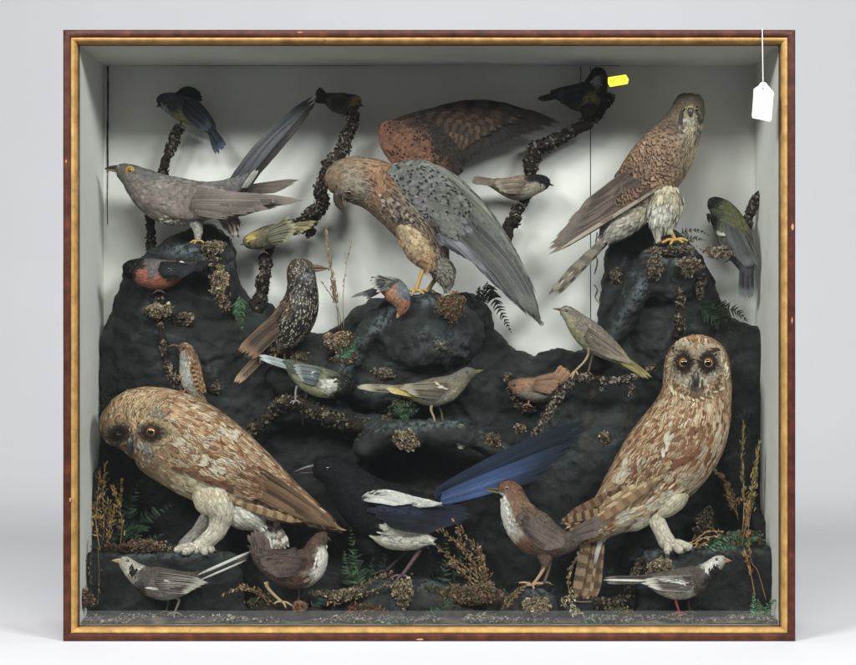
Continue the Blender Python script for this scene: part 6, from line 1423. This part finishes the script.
# ================================================================ lichen and moss tufts
T1 = ['7a6444', '9a8258', '5c4830', 'b09a6c', '3e3022', '8a7450']
T2 = ['5e4e3a', '7a6850', '42362a', '8c7a60', '302820']
CL = [('lichen_tuft', 'pale tan lichen tuft on the stem below the bullfinch', 158, 311, 13, 9, T1, 320, 1.7, 106),
 ('lichen_tuft', 'dim brown lichen patch right of the pale tuft under the bullfinch', 182, 318, 11, 8, T2, 220, 1.6, None),
 ('lichen_tuft', 'straw coloured lichen fringe on the grey bird\'s rock top', 212, 246, 12, 7, T1, 260, 1.6, 104),
 ('lichen_tuft', 'long tan lichen crust hanging below the grey bird\'s perch', 219, 284, 9, 20, T1, 420, 1.6, 104),
 ('lichen_tuft', 'large gingery moss bunch at the foot of the thin grass stalks', 337, 342, 15, 12, ['8a6c44', 'a8845a', '6a4e32', 'b8966a', '4a3626'], 460, 1.6, 104),
 ('lichen_tuft', 'rusty moss cushion on the right end of the spread falcon\'s mound', 450, 306, 15, 16, ['6a3c20', '7e4a22', '5a4e2a', '484a24', '8a683a', '605234'], 620, 1.6, 78),
 ('lichen_tuft', 'tan lichen ball hanging on the front of the middle ledge', 406, 439, 14, 12, T1, 460, 1.6, 68),
 ('lichen_tuft', 'small grey lichen sprig at the right end of the middle ledge', 460, 436, 8, 12, ['8a8474', '6e685c', 'a8a294', '5a4c3c'], 260, 1.5, 72),
 ('lichen_tuft', 'brown moss trail sloping right of the middle ledge', 490, 442, 16, 7, ['6a5436', '4e4a2c', '86704a', '3a3222'], 320, 1.5, 84),
 ('lichen_tuft', 'crinkled lichen rim on the left of the right hand rock top', 656, 268, 10, 12, T2+['86705a'], 380, 1.6, 92),
 ('lichen_tuft', 'curly brown lichen under the standing falcon\'s feet', 690, 266, 14, 9, T2+['86705a'], 420, 1.6, 90),
 ('lichen_tuft', 'pale brown lichen bunch between the falcon and the olive tit', 718, 252, 14, 7, ['7a6656', '94806c', '5a4a3c', 'a8947e'], 400, 1.6, 112),
 ('lichen_tuft', 'dark lichen patch on the black rock left of the green sprig', 616, 276, 8, 9, T2, 220, 1.5, None),
 ('lichen_tuft', 'round tan lichen disc on the front of the right hand perch block', 661, 567, 15, 10, T1, 460, 1.5, 58),
 ('lichen_tuft', 'round tan lichen disc on the front of the small dipper stone', 538, 606, 16, 10, T1, 460, 1.5, 33),
 ('lichen_tuft', 'brown lichen heap spilling down the middle of the floor', 403, 592, 12, 18, T1, 520, 1.5, 50),
 ('lichen_tuft', 'crusty lichen along the twiggy mound left of centre', 340, 594, 26, 6, T1, 420, 1.5, 52),
 ('moss_tuft', 'rust and green moss mat under the brown seeded plant', 474, 594, 30, 12, ['6a4a2c', '5a5a30', '7a3c22', '3e4a28', '8a6038'], 700, 1.5, 56),
 ('moss_tuft', 'dark green moss cushion beside the long tailed olive bird', 404, 408, 14, 12, ['2e4426', '3c5630', '24341e', '4a6038', '54482e'], 460, 1.4, 92),
 ('moss_tuft', 'tangled green and straw moss on the right hand perch block', 742, 540, 28, 10, ['3a5a34', '5c6a38', '7a6438', '8a6a3c', '2e4a2c', '6a4a2a'], 760, 1.6, 72),
 ('moss_tuft', 'reddish brown leaf litter on the left hand perch block', 140, 547, 40, 6, ['7a3e24', '6a4a2c', '8a6a40', '4a2a1c', '3a4a2a'], 520, 1.8, 84),
 ('moss_tuft', 'brown mossy heap in the far left bottom corner', 84, 600, 10, 10, ['7a4a34', '5a3a26', '8a6a4a', '3e2c20'], 260, 1.6, 36),
 ('lichen_tuft', 'dim lichen ring on the rock face behind the olive bird', 384, 374, 12, 6, ['6a5e4a', '84765c', '4a3a2c'], 130, 1.5, None),
 ('lichen_tuft', 'small tan lichen beside the right owl\'s back', 605, 438, 6, 7, T1, 130, 1.5, None),
 ('lichen_tuft', 'grey brown lichen lump behind the right owl\'s legs', 706, 526, 12, 20, T2, 380, 1.6, 120),
 ('lichen_tuft', 'crusty lichen band across the top edge of the standing falcon\'s rock', 672, 250, 26, 4.5, T2+['86705a'], 420, 1.5, 100),
 ('lichen_tuft', 'lichen crumbs sprinkled down the middle of the right hand rock', 700, 284, 6, 14, T2, 200, 1.5, 112),
 ('lichen_tuft', 'brown lichen scraps under the rusty bird', 548, 404, 14, 4, T2, 160, 1.5, None),
 ('lichen_tuft', 'loose brown lichen on the rock under the olive bird\'s ledge fern', 345, 358, 12, 7, T2+['8a6a48'], 240, 1.5, None)]
for i, (nm, lb, x, y_, rx, ry, cs, n, fs, yy) in enumerate(CL):
    clump(nm, lb, x, y_, rx, ry, cs, 200+i, int(n*1.25), fs, yy, cat='moss' if nm == 'moss_tuft' else 'lichen', group='lichen and moss tufts on the rockwork')
MORE = [('lichen_tuft', 'small tan lichen rosette on the dark face under the rusty bird', 520, 428, 7, 5, T1, 120, 1.4, None),
 ('lichen_tuft', 'brown lichen smear beside the starling\'s feet', 300, 356, 13, 5, T2, 160, 1.4, None),
 ('moss_tuft', 'green brown moss pad under the black headed tit\'s branch', 352, 436, 12, 6, ['3a4426', '4c4a2c', '2c341e', '5e5434'], 200, 1.3, None),
 ('lichen_tuft', 'grey lichen flecks on the boulder below the rusty moss cushion', 440, 346, 10, 5, ['6a665a', '7c7668', '4c483e'], 110, 1.3, None),
 ('lichen_tuft', 'dim lichen line on the left rock beside the climbing bird', 214, 388, 8, 6, T2, 110, 1.4, None),
 ('moss_tuft', 'dark moss heap on the floor under the left dipper', 262, 602, 18, 6, ['3e4426', '54482e', '2e2c1e', '6a5a3a'], 240, 1.4, 62),
 ('moss_tuft', 'mossy crumbs on the floor right of the right owl\'s tail', 618, 612, 16, 5, ['4a4028', '5e5234', '3a3c22', '74643e'], 220, 1.4, 52),
 ('moss_tuft', 'greenish moss crust on the mound under the magpie', 424, 590, 22, 6, ['3c4a2c', '4c5432', '5e5236', '2c3420'], 280, 1.4, 66)]
for i, (nm, lb, x, y_, rx, ry, cs, n, fs, yy) in enumerate(MORE):
    clump(nm, lb, x, y_, rx, ry, cs, 260+i, n, fs, yy, cat='moss' if nm == 'moss_tuft' else 'lichen', group='lichen and moss tufts on the rockwork')
# ================================================================ ferns
GB = ['2c6a34', '3c7a40', '24542a', '4a8448']; GD = ['16301e', '1e3c26', '122618', '284a2e']; GM = ['24502c', '2e5e36', '1c4024', '3a6a40']; GV = ['3c7a48', '2e6438', '4c8a54']
FR = 'ferns in the rockwork'
fern('fern', 'small bright green fern hanging beside the lichened post at upper left', [[(240, 296), (242, 308), (241, 320), (243, 332)], [(239, 300), (237, 312), (238, 324)]], 118, 7, 12, GB, 301, FR)
fern('fern', 'small green fern leaning over the gingery moss bunch', [[(338, 358), (346, 352), (354, 344), (360, 335)], [(342, 356), (350, 350), (356, 340)]], 98, 7, 12, GV, 302, FR)
fern('fern', 'curled green fern sprig left of the standing falcon\'s rock', [[(633, 280), (626, 286), (626, 296), (632, 304)], [(628, 280), (636, 288), (640, 298)]], 112, 8, 11, GM, 303, FR)
fern('fern', 'dark green fern spreading behind the right owl\'s head', [[(700, 308), (716, 314), (728, 326), (734, 350)], [(704, 306), (722, 308), (738, 312), (748, 322)], [(700, 306), (712, 318), (718, 330)]], 122, 13, 15, GD+['24442c'], 304, FR)
fern('fern', 'black green fern dangling under the spread falcon\'s wing tip', [[(488, 284), (494, 298), (503, 316), (512, 334)]], 118, 9, 16, ['141816', '1c221e', '0e1210'], 305, FR)
fern('fern', 'dark fern tuft on the rock top left of the falcon\'s wing feathers', [[(482, 300), (484, 290), (488, 281)], [(484, 302), (490, 292), (495, 286)], [(480, 302), (478, 294), (480, 286)]], 124, 6, 10, ['1a1e1c', '222826'], 306, FR)
fern('fern', 'pale green fern standing under the magpie\'s breast', [[(364, 592), (358, 570), (353, 548), (350, 524)], [(358, 592), (350, 572), (344, 550)]], 96, 12, 18, ['3a6a34', '4c7a3e', '2a5430', '5a8448'], 307, FR)
fern('fern', 'bluish green fern right of the pale one below the magpie', [[(372, 592), (378, 576), (384, 560), (388, 548)], [(366, 592), (370, 574), (374, 556)]], 100, 9, 15, ['1e4a34', '2c5e42', '163a28'], 308, FR)
fern('fern', 'dim green fern behind the magpie\'s legs', [[(424, 592), (434, 574), (440, 558)], [(420, 590), (426, 572)]], 110, 10, 13, GD, 309, FR)
fern('fern', 'dark fern climbing the left wall above the left owl', [[(110, 440), (108, 412), (110, 388), (114, 372)], [(108, 430), (104, 404), (106, 384)]], 140, 9, 16, ['122a1a', '1a3622'], 310, FR)
fern('fern', 'green fern between the left owl\'s breast and the wall', [[(132, 540), (142, 522), (158, 510), (176, 504)], [(128, 540), (128, 516), (134, 494), (144, 476)], [(126, 540), (118, 520), (116, 500)]], 118, 13, 16, ['1c4a2c', '285c38', '143820', '347044'], 311, FR)
fern('fern', 'small leafy fern at the left owl\'s feet', [[(140, 552), (150, 540), (164, 534)], [(146, 552), (160, 546), (172, 544)], [(136, 552), (134, 540), (138, 530)]], 92, 7, 12, GM, 312, FR)
fern('fern', 'long green blade fern in the left bottom corner', [[(96, 610), (92, 590), (86, 574), (80, 560)], [(98, 610), (110, 592), (124, 582), (136, 577)]], 70, 6, 14, ['1c4434', '26543e', '1a3a2c'], 313, FR)
fern('fern', 'dark fern behind the right owl\'s shoulder', [[(738, 500), (740, 470), (742, 440), (736, 410)], [(740, 490), (752, 460), (756, 430)], [(736, 480), (726, 456), (724, 434)]], 138, 12, 16, GD, 314, FR)
fern('fern', 'bright green fern on the right hand perch block', [[(706, 550), (718, 540), (732, 536), (744, 540)], [(712, 550), (724, 546), (738, 548)], [(740, 548), (750, 538), (762, 536)]], 70, 8, 13, ['3a8050', '2e6e42', '4c9060'], 315, FR)
fern('fern', 'vivid green fern tip standing by the right bottom corner', [[(756, 622), (755, 612), (754, 602), (753, 592)], [(759, 622), (760, 610), (758, 598)]], 38, 6, 13, ['4a9a50', '5aa85c', '3a8444'], 316, FR)
fern('fern', 'curled pale green fern touching the right bottom corner', [[(768, 622), (767, 610), (771, 602), (779, 600)]], 40, 6, 13, ['4a8a5c', '5c9a6c', '3a7450'], 317, FR)
fern('fern', 'low green fern on the floor between dipper and magpie', [[(312, 606), (322, 598), (334, 594), (346, 598)], [(316, 604), (322, 594), (330, 588)]], 56, 7, 12, ['24483a', '305a48', '1c3a2e'], 318, FR)
fern('fern', 'small green fern lying on the floor at centre', [[(424, 616), (436, 608), (450, 604), (462, 608)], [(440, 612), (448, 602), (458, 598)]], 34, 6, 12, ['2e5a3c', '3c6a4a', '24482e'], 319, FR)
fern('fern', 'flat pale fern lying on the floor right of the dipper stone', [[(584, 621), (596, 618), (612, 617), (630, 618)]], 22, 5, 13, ['5a7a5c', '6c8a6a', '48684c'], 320, FR)
fern('fern', 'flat grey green fern on the floor left of centre', [[(376, 620), (390, 616), (404, 616), (416, 619)], [(386, 622), (398, 620), (412, 621)]], 24, 5, 12, ['4c6c50', '5e7e60', '3e5a42'], 321, FR)
fern('fern', 'green fern leaves on the ledge moss behind the olive bird', [[(396, 414), (404, 406), (414, 400)], [(400, 416), (412, 412), (420, 408)]], 86, 7, 10, GM, 322, FR)
fern('fern', 'dusty green sprigs behind the standing falcon\'s feet', [[(672, 240), (684, 232), (698, 230), (710, 236)], [(676, 242), (690, 238), (706, 240)], [(680, 244), (672, 234), (668, 228)]], 124, 6, 11, ['2e4a38', '4c6048', '5e6e50'], 323, FR)
fern('fern', 'grey green sprig at the right end of the middle ledge', [[(462, 440), (472, 432), (480, 430)], [(466, 440), (476, 438), (486, 438)]], 84, 5, 9, ['2c4634', '3a5642'], 324, FR)
fern('fern', 'green fern peeping behind the brown seeded plant', [[(440, 590), (446, 566), (446, 544), (440, 524)], [(452, 590), (460, 560), (462, 536)]], 78, 8, 15, ['28502e', '1c3c24', '3a6440'], 325, FR)
# ================================================================ dried grasses
ST = ['a8906a', '8c7450', '6e5638', 'b8a27c']; SG = ['a07a3c', '8a6430', 'b8924c', '6a4a26']
GG = 'dried grasses among the rocks'
grass('dried_plant', 'feathery tan grass head in front of the pale lining left of the falcon', [[(339, 330), (336, 300), (331, 268), (326, 228)]], 140, ['9a8062', '84694c', 'ac9474'], 401, 150, 5, 1.5, .25, GG, .6, .28, jit=1.6)
grass('dried_plant', 'thin bare grass stalk right of the feathery head', [[(344, 330), (343, 300), (346, 266), (352, 240)], [(342, 330), (337, 306), (322, 282)]], 138, ['a8906c', '8a7454'], 402, 14, 4, 1.0, .3, GG, .5, .4)
grass('dried_plant', 'golden straw tangle by the left wall under the owl\'s head', [[(102, 552), (104, 520), (103, 490), (106, 462)], [(104, 552), (112, 520), (120, 498), (122, 478)], [(100, 552), (96, 522), (98, 494), (100, 470)], [(106, 552), (104, 530), (94, 508)], [(120, 548), (122, 524), (118, 502), (112, 486)], [(104, 550), (110, 534), (108, 500)]], 96, SG, 403, 60, 5, 1.5, .5, GG, .55, .2, jit=2.5)
grass('dried_plant', 'fine hanging stalks in front of the left hand perch block', [[(92, 545), (90, 570), (92, 600)], [(98, 548), (99, 575), (98, 604)], [(88, 540), (86, 570), (88, 598)]], 58, ['6e5a3c', '8a7450'], 404, 8, 4, 1.0, .4, GG, .35, .3)
grass('dried_plant', 'tall golden grass spikes behind the right hand perch block', [[(744, 545), (748, 510), (753, 480), (760, 440)], [(742, 545), (744, 500), (742, 460), (744, 420)], [(746, 545), (752, 505), (756, 478), (757, 450)]], 92, ['9a8248', 'b09856', '7a6434'], 405, 75, 5, 1.5, .28, GG, .5, .35, jit=1.8)
grass('dried_plant', 'brown drooping seed sprays in front of the dark fern at right', [[(738, 520), (734, 496), (724, 480), (708, 464)], [(738, 516), (730, 500), (726, 486)]], 100, ['8a6c40', 'a4845a', '6a4c2c'], 406, 80, 5, 1.6, .35, GG, .5, .25, jit=2)
grass('dried_plant', 'orange stalks crossing over the front of the right hand perch block', [[(766, 600), (758, 572), (750, 556), (748, 500)], [(755, 596), (750, 570), (744, 552)], [(742, 545), (746, 522), (747, 504)]], 58, ['a8783c', 'c09048', '8a5c2c'], 407, 36, 4.5, 1.4, .4, GG, .5, .45, jit=1.5)
grass('dried_plant', 'arched straw bundle by the right owl\'s toes', [[(676, 549), (692, 542), (708, 532), (722, 532)], [(674, 549), (690, 546), (704, 538), (718, 536)], [(678, 550), (694, 548), (706, 544)], [(680, 546), (690, 548), (700, 545)]], 64, ['a8844c', 'c09c60', '8a6636'], 408, 26, 4, 1.2, .4, GG, .6, .1)
grass('seeded_plant', 'bushy brown seeded plant between the magpie and the right dipper', [[(484, 596), (478, 570), (462, 548), (434, 526)], [(484, 596), (474, 574), (454, 560), (436, 546)], [(486, 596), (484, 570), (474, 548), (452, 518)], [(486, 596), (482, 575), (466, 552), (456, 530)], [(488, 596), (484, 572), (482, 556), (478, 546)], [(482, 596), (470, 580), (456, 566), (448, 562)]], 66, ['8a6c40', 'a4845a', '6a4c2c', '745a38'], 409, 70, 4.2, 1.9, .7, GG, .45, .18, jit=3)
grass('dried_plant', 'brown twiggy sprig lying left of centre on the floor', [[(340, 604), (356, 590), (374, 580), (394, 572)], [(346, 602), (360, 594), (376, 590), (390, 582)], [(326, 606), (340, 598), (352, 592)]], 54, ['7a6444', '94805a', '5c4830'], 410, 60, 3.6, 1.8, .8, GG, .5, .15, jit=2.5)
grass('dried_plant', 'ginger fern like spray on the floor behind the left dipper\'s feet', [[(276, 606), (262, 594), (244, 588), (222, 594)], [(270, 604), (256, 592), (240, 586)]], 54, ['8a6a42', 'a8865c', '6a4a2c'], 411, 50, 4, 1.7, .7, GG, .45, .1, jit=2)
grass('dried_plant', 'brown dead leaf frond beside the right dipper\'s stone', [[(502, 610), (508, 598), (518, 590), (530, 582)], [(506, 608), (514, 596), (522, 588)]], 34, ['8a6a44', 'a08258', '5a4430'], 412, 44, 3.6, 1.7, .7, GG, .5, .1, jit=1.6)
grass('dried_plant', 'straw loop hanging beside the right owl\'s tail', [[(592, 602), (574, 600), (568, 580), (578, 556), (590, 538)]], 62, ['9a8254', '7a6238', 'b49c6c'], 413, 70, 3.4, 1.6, .5, GG, .5, .2, jit=1.6)
grass('dried_plant', 'straw and moss scraps around the right end of the dipper stone', [[(566, 596), (574, 606), (584, 616)], [(562, 598), (570, 610), (580, 618)]], 36, ['a89c74', '8a7c58', 'c0b48c'], 414, 36, 3.2, 1.6, .8, GG, .4, .05, jit=2)
grass('dried_plant', 'rusty dead fern lying on the floor right of the left dipper', [[(354, 616), (372, 610), (386, 612), (398, 620)], [(344, 614), (358, 606), (372, 606)]], 34, ['6e4428', '84562e', '54341e'], 415, 60, 3.6, 1.8, .7, GG, .5, .05, jit=2)
clump('dead_leaf', 'orange dead leaf scrap at the left dipper\'s toes', 299, 607, 8, 3.6, ['84501f', '6e3c1a', '94602c'], 450, 50, 3.0, 40, cat='leaf', deep=3)
# ================================================================ floor litter
def litter():
    rng = np.random.default_rng(900); g = Geo()
    nx, ny = 260, 30; xs = np.linspace(ix0+.001, ix1-.001, nx); ys = np.linspace(iy+.0005, .12, ny); G = np.zeros((1, nx, ny, 3)); cc = np.zeros((1, nx, ny, 3))
    ca, cb = srgb('3a352e'), srgb('6a6052')
    for i, x in enumerate(xs):
        for j, y in enumerate(ys):
            h = .0035+.003*mnoise.noise(Vector((x*26, y*26, 4)))+.0016*mnoise.noise(Vector((x*120, y*120, 9)))
            h *= min(1, .35+(y-iy)/.012)
            G[0, i, j] = (x, y, iz0+max(h, .0005)); t = min(1, max(0, .5+1.4*mnoise.noise(Vector((x*60, y*60, 2))))); cc[0, i, j] = ca*(1-t)+cb*t
    g.grids(G, M['bark'], cc)
    n = 15000; x = ix0+.002+(ix1-ix0-.004)*rng.random(n); y = iy+.0015+.08*rng.random(n)**1.3
    dens = np.array([mnoise.noise(Vector((a*18, b*18, 7))) for a, b in zip(x, y)]); k = dens > -.25+.25*rng.random(n); x, y = x[k], y[k]; n = len(x)
    z = iz0+.003+.004*rng.random(n)+.002*np.array([mnoise.noise(Vector((a*26, b*26, 4))) for a, b in zip(x, y)])
    C = np.stack([x, y, z], 1); Nn = np.tile([0, -.4, 1.], (n, 1))
    left = x < P(215, 0)[0]
    flakes(g, C[left], Nn[left], 1.0*S, ['8a8070', '6e6454', 'a89c88', '4a4236', '5c5648'], rng)
    flakes(g, C[~left], Nn[~left], 1.15*S, ['6a5a48', '8a7860', '4a3e30', '3a3428', '5a6a4c', '7c6e58', '2e2a24', '9a8c78'], rng)
    o = g.build('moss_litter', None); tag(o, 'gravelly floor of crumbled moss, lichen and sand inside the glass', 'floor litter', kind='stuff')
litter()
# ---------------------------------------------------------------- camera, lamps, world
cam = bpy.data.cameras.new('camera'); co = bpy.data.objects.new('camera', cam); COL.objects.link(co)
co.location = (0, -D, 0); co.rotation_euler = (math.radians(90), 0, 0)
cam.sensor_width = 36; cam.lens = 36*D/(856*S); cam.clip_end = 50; cam.clip_start = .05
cam.shift_y = 0
scene.camera = co
def area(name, loc, target, sx, sy, power, col=(1, 1, 1)):
    l = bpy.data.lights.new(name, 'AREA'); l.shape = 'RECTANGLE'; l.size = sx; l.size_y = sy; l.energy = power; l.color = col
    o = bpy.data.objects.new(name, l); COL.objects.link(o); o.location = loc
    d = Vector(target)-Vector(loc); o.rotation_euler = d.to_track_quat('-Z', 'Y').to_euler(); return o
area('softbox_key', (.1, -2.1, 1.85), (0, .05, 0), 1.3, .62, 42, (1, .99, .97))
area('softbox_side', (-1.75, -1.95, 1.75), (.1, .05, -.05), .9, .62, 92, (1, .99, .98))
area('softbox_side', (1.85, -1.95, 1.75), (-.1, .05, -.05), .9, .62, 82, (.98, .99, 1))
area('backdrop_fill', (.6, .9, 2.6), (.3, 2.4, .1), 1.6, .5, 12, (.97, .98, 1))  # fill lamp added to brighten the backdrop
w = bpy.data.worlds.new('World'); scene.world = w; w.use_nodes = True
b = w.node_tree.nodes['Background']; b.inputs[0].default_value = (.9, .94, 1, 1); b.inputs[1].default_value = .11
scene.view_settings.view_transform = 'Standard'; scene.view_settings.look = 'None'; scene.view_settings.exposure = 0; scene.view_settings.gamma = 1
scene.cycles.use_denoising = True
scene.cycles.transparent_max_bounces = 48; scene.cycles.max_bounces = 8
